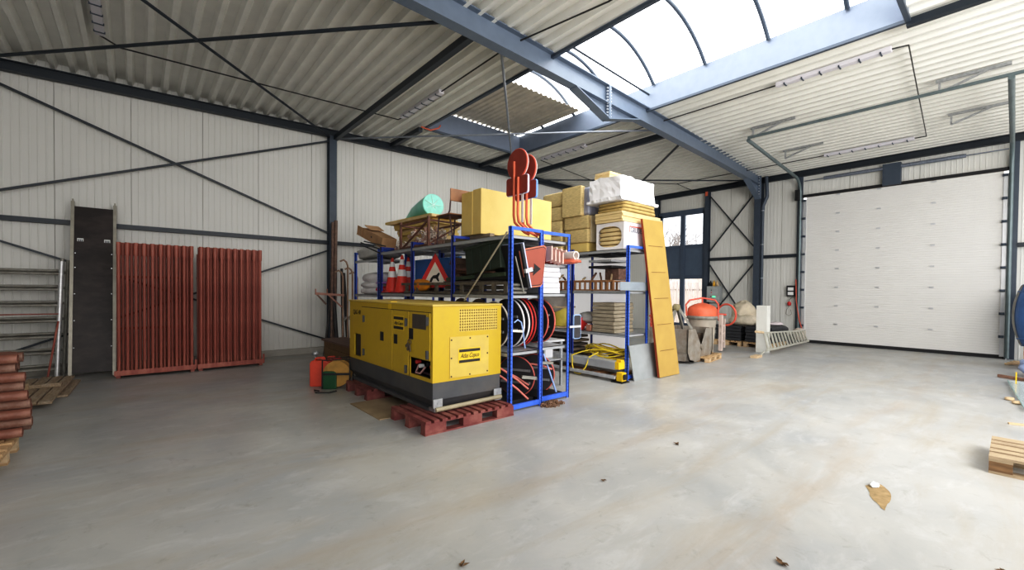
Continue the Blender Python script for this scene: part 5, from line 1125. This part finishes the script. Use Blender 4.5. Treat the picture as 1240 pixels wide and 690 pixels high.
# tube pile
TP = [pm('pile_tube_a', (0.23,0.095,0.065), 0.55, 0.1, 0.2, 9, dirt=(0.40,0.26,0.20), damt=0.5, dscale=7), pm('pile_tube_b', (0.20,0.10,0.07), 0.6, 0.1, 0.2, 9, dirt=(0.42,0.32,0.26), damt=0.5, dscale=7)]
pt = []
for m in TP:
    p = MB().tube([(0,0,0),(-2.6,0,0)], 0.038, 14, True, 0.8).build('red_tube', m); s = MB().tube([(0.004,0,0),(-0.20,0,0)], 0.044, 14, True, 0.84).build('collar', m); s.parent = p; pt.append(p)
rr = random.Random(4); used = [0, 0]; rows = 9
endx = [-0.803, -0.747, -0.751, -0.756, -0.77, -0.795, -0.784, -0.844, -0.828]
for k in range(rows):
    for j in range(4):
        i = (k + j) % 2; o = pt[i] if not used[i] else dup(pt[i]); used[i] = 1
        z = 0.206 + 0.0835*k; y = 5.84 + 0.093*j + 0.03*(k % 2)
        o.location = (endx[k] - (0.0 if j == 0 else rr.uniform(-0.03, 0.2)), y, z + (0 if j == 0 else rr.uniform(-0.012, 0.012)))
        front = j == 0
        tag(o, ('red brown steel tube facing the camera, %s layer of the pile' % ('lowest','second','third','fourth','fifth','sixth','seventh','eighth','topmost')[k]) if front else 'red brown steel tube inside the pile, hidden mostly by the front tubes', 'steel tube', 'red brown tubes piled on the pallet' + (', front' if front else ', inside'))
p = pallet('pale wooden pallet under the pile of red brown tubes', -1.65, 5.62, 0, WOOD, WOODL, 1.6, 0.86)
tag(MB().box(-2.3, -0.90, 5.78, 5.86, 0.146, 0.168).build('timber_strip', WOODX), 'dark timber strip between the pallet and the red brown tubes, front edge', 'timber')
tag(MB().box(-2.3, -0.90, 5.92, 6.04, 0.146, 0.168).build('timber_strip', WOODX), 'dark timber strip between the pallet and the red brown tubes, rear edge', 'timber')

# ================================================================== by the door wall: bucket, mixer, slates, ladder
SB = pm('bucket_steel', (0.34,0.31,0.27), 0.45, 0.3, 0.2, 5, dirt=(0.22,0.16,0.11), damt=0.7, dscale=4); SBD = pm('bucket_dark', (0.10,0.07,0.05), 0.7)
def clamshell():
    t = thing('clamshell_bucket', 'worn grey steel clamshell grab bucket with open jaws, near the yellow board', 'grab bucket', (9.2, 4.7, 0))
    y0, y1 = 4.55, 5.35
    sh = [(8.72,0.74),(8.70,0.36),(8.82,0.12),(9.05,0.03),(9.22,0.10),(9.22,0.74)]
    # left shell: closed body facing the camera
    xa = 8.66; P = [(5.36,0.74),(4.62,0.72),(4.50,0.50),(4.46,0.28),(4.52,0.06),(5.25,0.03),(5.36,0.20)]
    MB().prism(P, 'x', 8.72, 8.74).build('side_plate', SB, t)
    M2 = [(8.72,0.73),(8.70,0.25),(8.80,0.06),(9.00,0.02),(9.30,0.05),(9.34,0.34),(9.06,0.73)]
    for yy in (4.46, 5.30): MB().prism(M2, 'y', yy, yy+0.025).build('cheek_plate', SB, t)
    MB().prism([(8.72,0.73),(8.70,0.25),(8.80,0.06),(9.00,0.02),(9.02,0.05),(8.83,0.09),(8.73,0.26),(8.75,0.73)], 'y', 4.46, 5.32).build('shell_plate', SB, t)
    M3 = [(9.86,0.73),(9.88,0.25),(9.78,0.06),(9.56,0.04),(9.32,0.07),(9.36,0.34),(9.60,0.73)]
    for yy in (4.46, 5.30): MB().prism(M3, 'y', yy, yy+0.025).build('cheek_plate', SB, t)
    MB().prism([(9.86,0.73),(9.88,0.25),(9.78,0.06),(9.56,0.04),(9.55,0.07),(9.76,0.09),(9.85,0.26),(9.83,0.73)], 'y', 4.46, 5.32).build('shell_plate', SB, t)
    MB().box(8.9, 9.7, 4.6, 5.2, 0.25, 0.60).build('inner_load', SBD, t)
    MB().disc((9.34, 4.45, 0.33), (0,1,0), 0.06, 0.06, 16).build('pivot', SB, t)
    for a, b in (((8.80,4.9,0.70),(9.02,4.9,1.15)), ((9.35,4.9,0.70),(9.10,4.9,1.15)), ((8.95,5.2,0.70),(9.06,4.95,1.18)), ((9.2,4.6,0.70),(9.06,4.85,1.18))): MB().bar(a, b, 0.05, 0.05).build('lifting_arm', GALVD, t)
    MB().lump((9.05, 4.9, 1.18), (0.18,0.16,0.16), 2.4, 0.2, 3, 10, 4, False).build('lifting_head', pm('olive_head', (0.26,0.22,0.12), 0.6), t)
clamshell()
pallet('small wooden pallet under the open jaw of the grab bucket', 9.75, 4.62, R(8), WOOD, WOODL, 0.9, 0.55, 0.12)
def mixer():
    t = thing('concrete_mixer', 'upright concrete pan mixer with an orange domed lid and guard hoop', 'mixer', (10.9, 5.2, 0))
    c = (10.9, 5.2, 0); BG = pm('mixer_beige', (0.42,0.38,0.32), 0.6, 0, 0.15, 4, dirt=(0.30,0.22,0.17), damt=0.6)
    MB().lathe([(0,0.1),(0.24,0.1),(0.28,0.25),(0.30,0.5),(0.335,0.88),(0.345,0.92),(0.0,0.92)], c, 36).build('pan', BG, t)
    MB().lathe([(0.35,0.92),(0.355,0.95),(0.345,1.10),(0.30,1.16),(0.20,1.21),(0.08,1.25),(0,1.26)], c, 36).build('domed_lid', ORANGE, t)
    MB().lathe([(0.345,0.84),(0.37,0.85),(0.37,0.92),(0.35,0.93)], c, 36).build('rim_band', GALVD, t)
    HR = pm('hoop_red', (0.62,0.12,0.08), 0.45)
    MB().tube([(c[0]-0.27,c[1]+0.27,0.92),(c[0]-0.29,c[1]+0.29,1.20),(c[0]-0.22,c[1]+0.22,1.32),(c[0],c[1],1.38),(c[0]+0.22,c[1]-0.22,1.33),(c[0]+0.28,c[1]-0.28,1.22),(c[0]+0.28,c[1]-0.28,0.90)], 0.022, 10).build('guard_hoop', HR, t)
    MB().tube([(c[0],c[1],1.24),(c[0],c[1],1.38)], 0.018, 8).build('lid_stay', HR, t)
    for a in (0.6, 2.2, 3.8, 5.4): MB().bar((c[0]+0.24*math.cos(a), c[1]+0.24*math.sin(a), 0.0), (c[0]+0.24*math.cos(a), c[1]+0.24*math.sin(a), 0.2), 0.06, 0.06).build('leg', BG, t)
    PP = pm('pinkish', (0.60,0.50,0.45), 0.6)
    MB().box(11.26, 11.34, 4.86, 4.94, 0.03, 0.95).box(11.44, 11.48, 4.86, 4.90, 0.10, 0.85).build('side_post', PP, t)
    for z in (0.25, 0.45, 0.65): MB().box(11.26, 11.50, 4.87, 4.90, z, z+0.03).build('side_rung', PP, t)
    MB().ring((11.52, 4.86, 0.95), (1,-0.25,0), 0.27, 0.025, 36, 8).build('hand_wheel', HR, t); MB().tube([(11.15,5.0,0.97),(11.50,4.87,0.95)], 0.028, 8).build('wheel_shaft', HR, t)
mixer()
t = thing('orange_guard', 'low orange red tubular guard between the yellow board and the concrete mixer', 'tube guard', (9.9, 5.9, 0))
for k in range(4): MB().tube([(9.75-0.02*k,5.95,0.62+0.10*k),(10.1,5.95,0.72+0.12*k),(10.35,5.9,0.80+0.12*k)], 0.022, 8).build('tube', MATS['hoop_red'], t)
for x in (9.8, 10.25): MB().tube([(x,5.98,0.0),(x,5.98,1.0)], 0.022, 8).build('upright', MATS['hoop_red'], t)
SL = pm('slate_black', (0.04,0.042,0.048), 0.55, 0, 0.2, 8)
def slates(x0, y0, n, lab, w=0.72, d_=1.05):
    for i in range(n):
        tag(MB().box(x0+0.01*(i%3), x0+d_-0.01*(i%2), y0+0.008*(i%2), y0+w-0.006*(i%3), 0.15+0.088*i, 0.15+0.088*i+0.080).build('slate_bundle', SL, bevel=0.006), 'black wrapped slate bundle, %s on the %s' % (('lowest','second','third','fourth','topmost')[i], lab), 'slate bundle', 'slate bundles on the ' + lab)
pallet('wooden pallet carrying black slates, nearer the window', 13.45, 5.42, 0, WOOD, WOODL, 1.1, 0.78, 0.145); slates(12.93, 5.05, 5, 'pallet nearer the window')
pallet('wooden pallet carrying black slates, nearer the white post', 13.45, 4.60, 0, WOOD, WOODL, 1.1, 0.74, 0.145); slates(12.93, 4.26, 5, 'pallet nearer the white post', 0.68)
TARP = pm('beige_tarp', (0.50,0.44,0.34), 0.8, 0, 0.15, 4, bump=0.5, bscale=8)
tag(MB().lump((13.55, 5.22, 0.92), (0.8, 0.62, 0.70), 2.0, 0.22, 2.4, 18, 6).build('beige_tarpaulin', TARP), 'peaked beige tarpaulin heap on the black slates', 'tarpaulin')
tag(MB().lump((13.25, 5.10, 0.72), (0.6, 0.75, 0.34), 2.4, 0.18, 2.8, 16, 8).build('light_sandbag', pm('sandbag', (0.56,0.50,0.40), 0.85, 0, 0.2, 9, bump=0.5)), 'lumpy cream sack in front of the peaked tarpaulin', 'sack')
tag(MB().lump((13.1, 4.52, 0.66), (0.35, 0.25, 0.16), 2.4, 0.25, 3, 10, 2).build('rag', pm('rag', (0.42,0.45,0.42), 0.8, 0, 0.3)), 'small crumpled greenish rag on the slates beside the white post', 'rag')
tag(MB().lump((14.5, 4.70, 0.42), (0.9, 0.62, 0.30), 3, 0.10, 2, 14, 5).build('black_bag', SL), 'bulky black plastic sack behind the lying ladder', 'sack')
tag(MB().box(14.1, 15.0, 4.35, 5.0, 0.0, 0.26).build('dark_pallet_load', SL), 'dark flat load on the floor beneath the bulky black sack', 'load')
tag(MB().lump((14.5, 4.72, 0.60), (0.6, 0.45, 0.10), 2.4, 0.15, 3, 12, 7).build('white_plastic', pm('pinkwhite', (0.78,0.70,0.72), 0.4)), 'white and pink plastic sheet lying on the bulky black sack', 'plastic sheet')
tag(MB().lump((14.95, 4.18, 0.30), (0.5, 0.30, 0.36), 2.6, 0.15, 3, 12, 9).build('pale_sack', pm('pale_sack', (0.55,0.48,0.42), 0.8, 0, 0.1)), 'pale brown sack between the ladder and the door frame', 'sack')
tag(MB().box(12.0, 12.22, 4.06, 4.32, 0.0, 1.20).build('white_post', pm('white_block', (0.66,0.66,0.62), 0.6, 0, 0.06, 3), bevel=0.008), 'white square block post standing in front of the slate pallets', 'post')
t = thing('aluminium_ladder', 'pale aluminium step ladder lying on its side across the floor before the door', 'ladder', (13, 4.0, 0))
LA = pm('ladder_alu', (0.50,0.49,0.43), 0.5, 0.2, 0.1)
MB().bar((11.5, 3.98, 0.55), (15.0, 4.05, 0.42), 0.03, 0.035).build('upper_rail', LA, t); MB().bar((11.5, 3.90, 0.13), (15.2, 4.0, 0.10), 0.03, 0.05).build('lower_rail', LA, t)
for i in range(14):
    f = (i+0.5)/14; MB().bar(Vector((11.5,3.90,0.13)).lerp(Vector((15.2,4.0,0.10)), f), Vector((11.5,3.98,0.55)).lerp(Vector((15.0,4.05,0.42)), max(0, f-0.02)), 0.03, 0.05 + 0.0*i, (1,0,0)).build('rung', LA, t)
MB().tube([(11.0,3.96,0.61),(11.5,3.98,0.56)], 0.03, 8).build('top_stub', WOODL, t)
MB().bar((11.45,3.93,0.10),(11.20,3.93,0.03),0.03,0.03).build('foot_arm', LA, t)
tag(MB().box(10.85, 11.2, 3.88, 4.02, 0.0, 0.05).build('wood_block', WOODL), 'small wooden block on the floor under the end of the ladder', 'wood block')

# ================================================================== door wall fittings
t = thing('control_cabinet', 'grey electrical control cabinet with a small green light on the door wall', 'control cabinet', (15.6, 7.04, 1.2))
MB().box(15.48, 15.72, 6.78, 7.24, 1.17, 1.74).build('cabinet', pm('cab_grey', (0.36,0.38,0.38), 0.45), t, 0.01); MB().box(15.47, 15.48, 6.80, 7.22, 1.19, 1.72).build('cabinet_door', pm('cab_grey2', (0.42,0.44,0.44), 0.45), t)
MB().box(15.462, 15.47, 6.92, 7.02, 1.35, 1.39).build('green_light', pm('led_green', (0.1,0.9,0.35), 0.4, emit=1.2), t)
for q in ((7.08, 1.37, BLACK), (7.06, 1.60, BLACK), (7.06, 1.52, RED)): MB().disc((15.465, q[0], q[1]), (1,0,0), 0.018, 0.012, 12).build('button', q[2], t)
for i, (y, m, lab) in enumerate(((7.15, BLACK, 'small black lamp on top of the grey control cabinet'), (7.03, pm('amber_jar', (0.75,0.42,0.05), 0.4), 'small amber bottle on top of the grey control cabinet'), (6.92, WOODL, 'small beige bottle on top of the grey control cabinet'))):
    tag(MB().lathe([(0,0),(0.045,0),(0.045,0.12),(0.02,0.16),(0.02,0.20),(0,0.20)], (15.6, y, 1.742)).build('small_bottle', m), lab, 'bottle')
t = thing('socket_box', 'black industrial socket box with white covers beside the sectional door', 'socket box', (15.66, 4.62, 1.42))
MB().box(15.60, 15.74, 4.50, 4.74, 1.42, 1.76).build('box', BLACK, t, 0.01)
for z in (1.46, 1.60): MB().box(15.592, 15.60, 4.54, 4.70, z, z+0.10).build('socket_cover', WHITE, t)
t = thing('red_plug', 'red industrial plug hanging on a grey cable below the socket box', 'plug', (15.6, 4.62, 1.15))
MB().lathe([(0,0),(0.05,0),(0.055,0.08),(0.035,0.12),(0,0.13)], (15.62, 4.66, 1.13)).build('plug', RED, t); MB().tube([(15.66,4.45,1.40),(15.66,4.60,1.38),(15.63,4.66,1.32),(15.62,4.66,1.26)], 0.012, 6).build('hook', GALVD, t)
MB().tube([(15.62,4.66,1.13),(15.64,4.74,0.98),(15.66,4.76,0.86),(15.66,4.68,0.80),(15.66,4.60,0.86),(15.64,4.62,1.0)], 0.007, 6).build('cable', GALVD, t)
tag(MB().tube([(15.55,4.47,1.95),(15.55,4.45,1.3),(15.54,4.36,0.7),(15.5,4.22,0.25)], 0.016, 6).build('red_strap', pm('strap_red', (0.55,0.12,0.08), 0.6)), 'long red strap hanging down beside the white sectional door', 'strap')
t = thing('downpipe', 'dark grey rain downpipe running down beside the main steel column', 'downpipe', (15.5, 5.35, 0))
MB().tube([(15.45,5.33,5.3),(15.45,5.30,4.65),(15.45,5.42,4.35),(15.45,5.42,4.22)], 0.055, 14).build('upper_pipe', STEELM, t); MB().tube([(15.45,5.42,4.25),(15.45,5.42,0.0)], 0.042, 14).build('lower_pipe', GALVD if False else STEELM, t)
for z in (4.2, 3.1, 2.0, 0.9): MB().ring((15.45,5.42,z), (0,0,1), 0.043, 0.010, 16, 6).build('pipe_clip', SILVER, t)
tag(MB().box(15.45, 15.58, 4.40, 4.52, 4.40, 4.72).build('junction_box', BLACK, bevel=0.01), 'small black box at the head of the column beside the door track', 'junction box')
MB().box(15.53, 15.57, 7.29, 7.37, 5.0, 5.15).build('red_marker', ORANGE, w)
tag(MB().tube([(5.06, 9.20, 5.36),(5.3, 9.18, 5.33),(5.5, 9.15, 5.42),(5.55, 9.15, 5.5)], 0.018, 6).build('orange_strap', ORANGE), 'short orange strap at the corner of the skylight well', 'strap')

# ================================================================== right edge
t = thing('blue_barrel', 'big blue barrel with a grey band standing on bricks beside the door', 'barrel', (14.0, -0.52, 0.46))
BB = pm('barrel_blue', (0.075,0.16,0.36), 0.45, 0, 0.15, 4); c = (14.0, -0.50, 0.0)
def bprof(za, zb_): return [(0.40 + 0.13*(1-((z-1.11)/0.64)**2), z) for z in [za + (zb_-za)*i/14 for i in range(15)]]
MB().lathe([(0,0.47)] + bprof(0.47, 1.75) + [(0,1.75)], c, 40).build('barrel_body', BB, t)
mb = MB(); pr = bprof(0.49, 1.74); vs = []; nn = 8
for i in range(nn+1):
    a = R(84 + 28*i/nn)
    for r_, z in pr: vs.append((c[0]+(r_+0.006)*math.cos(a), c[1]+(r_+0.006)*math.sin(a), z))
m_ = len(pr); mb.add(vs, [(i*m_+k_, (i+1)*m_+k_, (i+1)*m_+k_+1, i*m_+k_+1) for i in range(nn) for k_ in range(m_-1)], True); mb.build('grey_band', pm('band_grey', (0.34,0.33,0.31), 0.6, 0, 0.15), t)
for z in (0.62, 1.60): MB().ring((c[0], c[1], z), (0,0,1), 0.40 + 0.13*(1-((z-1.11)/0.64)**2), 0.015, 40, 6).build('hoop', BB, t)
BRK = pm('brick_red', (0.42,0.17,0.13), 0.85, 0, 0.2, 6); BRT = pm('brick_tan', (0.52,0.38,0.28), 0.85, 0, 0.15, 6)
for i in range(6):
    for j, (x, y) in enumerate(((13.72, -0.20), (13.72, -0.62), (14.3, -0.22), (14.3, -0.62))):
        tag(MB().box(x-0.11, x+0.11, y-0.06, y+0.06, 0.077*i, 0.077*i+0.074).build('brick', BRT if (j+i) % 2 else BRK, bevel=0.004), 'brick in the %s under the blue barrel, %s course' % (('outer front stack','inner front stack','outer rear stack','inner rear stack')[j], ('bottom','second','third','fourth','fifth','top')[i]), 'brick', 'brick stacks under the barrel')
for i in range(4): tag(MB().bar((14.3+0.12*i, 0.10-0.04*i, 0.03+0.01*i), (14.5+0.1*i, -0.08-0.03*i, 0.04), 0.05, 0.04).build('wood_scrap', WOODL), 'small wood scrap in the heap between the door frame and the barrel bricks', 'wood scrap', 'wood scraps by the barrel')
tag(MB().bar((12.12, 0.17, 0.03), (11.75, -0.35, 0.03), 0.05, 0.05).build('brown_plank', pm('plank_brown', (0.24,0.14,0.10), 0.8, 0, 0.3, 12)), 'rough brown plank on the floor in front of the blue plastic bag', 'plank')
tag(MB().lump((12.6, -0.38, 0.20), (0.5, 0.6, 0.40), 2.3, 0.18, 2.5, 16, 3).build('blue_white_bag', pm('bag_bluewhite', (0.42,0.52,0.82), 0.4, 0, 0.3, 4, bump=0.5, bscale=8)), 'crumpled blue and white plastic bag on the floor near the barrel', 'bag')
gs = bpy.data.materials.new('glass_sheet'); gs.use_nodes = True; b_ = gs.node_tree.nodes['Principled BSDF']; b_.inputs['Base Color'].default_value = (0.80,0.88,0.87,1); b_.inputs['Roughness'].default_value = 0.08; b_.inputs['Alpha'].default_value = 0.38
t = thing('glass_panel', 'pale green glass sheet lying aslant at the edge near the blue bag', 'glass sheet', (10.4, -0.3, 0.05))
M = Matrix.Translation((10.5, -0.01, 0.03)) @ Matrix.Rotation(R(3.6), 4, 'Z')
MB().box(-1.75, 1.0, -0.9, 0.0, 0.0, 0.012, M).build('sheet', gs, t); MB().box(-1.75, 1.0, -0.006, 0.008, 0.0, 0.014, M).build('edge', pm('glass_edge', (0.35,0.46,0.44), 0.2), t)
tag(MB().box(11.1, 11.115, -0.05, -0.035, 0.045, 0.24).build('yellow_stick', pm('bright_yellow', (0.80,0.52,0.02), 0.45)), 'small upright yellow stick at the corner of the glass sheet', 'stick')
for i, (x, y) in enumerate(((9.6, 0.02), (9.35, -0.05))): tag(MB().lump((x, y, 0.02), (0.16, 0.10, 0.04), 3, 0.2, 3, 8, i).build('wood_chip', WOODL), ('tan wood chip beside the glass sheet, on its door side', 'tan wood chip beside the glass sheet, nearest the pallet')[i], 'wood chip')
tag(MB().bar((7.8, 0.02, 0.012), (7.95, -0.4, 0.012), 0.035, 0.02).build('thin_batten', WOODL), 'thin pale batten lying on the floor behind the wooden pallet', 'batten')
p = pallet('wooden pallet with bright slatted top and dark sides at the edge of the floor', 5.93, -0.50, R(90), pm('pallet_top', (0.37,0.285,0.19), 0.7, 0, 0.2, 6, stretch=(1,6,6)), WOODX, 1.24, 0.80, 0.150)
# floor debris
LEAF = pm('leaf_brown', (0.17,0.10,0.05), 0.8, 0, 0.3)
def leaf(x, y, lab, s=1.0, seed=1):
    rr = random.Random(seed); mb = MB()
    for k in range(3):
        a = rr.uniform(0, 6.28); c_ = Vector((x + rr.uniform(-.02,.02)*s, y + rr.uniform(-.02,.02)*s, 0.004)); d = Vector((math.cos(a), math.sin(a), 0)); q = Vector((-d.y, d.x, 0))
        mb.add([c_ - d*0.03*s, c_ + q*0.014*s + Vector((0,0,0.010)), c_ + d*0.035*s + Vector((0,0,0.014*s)), c_ - q*0.014*s + Vector((0,0,0.012)), c_ + Vector((0,0,0.003))], [(0,3,4),(3,2,4),(2,1,4),(1,0,4)])
    tag(mb.build('dry_leaf', LEAF), lab, 'leaf')
leaf(2.73, 0.83, 'larger dry curled brown leaf lying alone on the floor', 1.0, 1); leaf(1.35, 1.97, 'smaller dry brown leaf on the open floor closest to the camera', 0.8, 2); leaf(4.07, 2.19, 'dark leaf scrap on the open floor in front of the blue rack', 1.0, 3); leaf(2.83, 2.13, 'small dark leaf scrap in the middle of the open floor', 0.6, 6)
leaf(3.6, 0.02, 'small dark leaf beside the twigs near the wooden pallet', 0.7, 7); leaf(4.75, -0.12, 'dark curled leaf at the floor edge below the wooden pallet', 1.4, 8)
mb = MB(); rr = random.Random(8)
for k in range(9):
    a = rr.uniform(0, 6.28); mb.tube([(3.33, 0.13, 0.006), (3.33+0.05*math.cos(a), 0.13+0.05*math.sin(a), 0.02), (3.33+0.1*math.cos(a+.3), 0.13+0.1*math.sin(a+.3), 0.005)], 0.0025, 5)
tag(mb.build('twig_tuft', LEAF), 'tuft of thin brown twigs on the floor near the wooden pallet', 'twigs')
tag(MB().lump((4.42, 0.70, 0.012), (0.10, 0.06, 0.03), 2.2, 0.4, 4, 8, 4).build('paper_scrap', WHITE), 'small white paper scrap on the sandy brown stain', 'paper scrap')
mb = MB(); n = 26; vs = []
for i in range(n):
    a = 2*PI*i/n; r_ = 1 + 0.25*noise.noise(Vector((math.cos(a)*2, math.sin(a)*2, 0))); u, v = math.cos(a), math.sin(a)
    L_ = 0.27*r_*u; W_ = (0.060 + 0.040*u)*r_*v; vs.append((4.24 + L_*0.93 + W_*0.3, 0.635 + L_*0.22 - W_, 0.0025))
mb.add(vs + [(4.24, 0.63, 0.006)], [(i, (i+1)%n, n) for i in range(n)], True)
tag(mb.build('sand_patch', pm('sand_stain', (0.32,0.23,0.12), 0.95, 0, 0.25, 20)), 'tapering patch of brown sand on the floor under the paper scrap', 'sand', kind='stuff')
# ------------------------------------------------------------------ light
wd = bpy.data.worlds.new('world'); scn.world = wd; wd.use_nodes = True
bg = wd.node_tree.nodes['Background']; bg.inputs[0].default_value = (0.97, 0.975, 1.0, 1); bg.inputs[1].default_value = 1.5
def area(name, loc, rot, sx, sy, e, c=(1,1,1)):
    l = bpy.data.lights.new(name, 'AREA'); l.shape = 'RECTANGLE'; l.size = sx; l.size_y = sy; l.energy = e; l.color = c
    o = bpy.data.objects.new(name, l); col.objects.link(o); o.location = loc; o.rotation_euler = rot
    return o
sl = bpy.data.lights.new('daylight', 'SUN'); sl.energy = 1.5; sl.angle = R(100); sl.color = (1, 0.985, 0.95)
so = bpy.data.objects.new('daylight', sl); col.objects.link(so); so.rotation_euler = Vector((0.55, 0.80, -0.30)).to_track_quat('-Z', 'Y').to_euler()
for nm, p_, t_, e_ in (('fill_light', (4.5, -2.9, 3.4), (15.7, 6.5, 2.6), 270), ('fill_light', (-1.0, -2.9, 3.4), (8.5, 7, 3.4), 60)):  # added fill lights out of view, brightening the door wall and racks
    d_ = (Vector(t_) - Vector(p_)).to_track_quat('-Z', 'Y').to_euler(); area(nm, p_, d_, 3.5, 2.0, e_, (1, 0.98, 0.95))
scn.view_settings.view_transform = 'Standard'
scn.view_settings.exposure = 0.30
scn.view_settings.use_curve_mapping = True
cm = scn.view_settings.curve_mapping
cv = cm.curves[3]
for px_, py_ in ((0.06, 0.035), (0.30, 0.285), (0.65, 0.70)): cv.points.new(px_, py_)
cm.update()
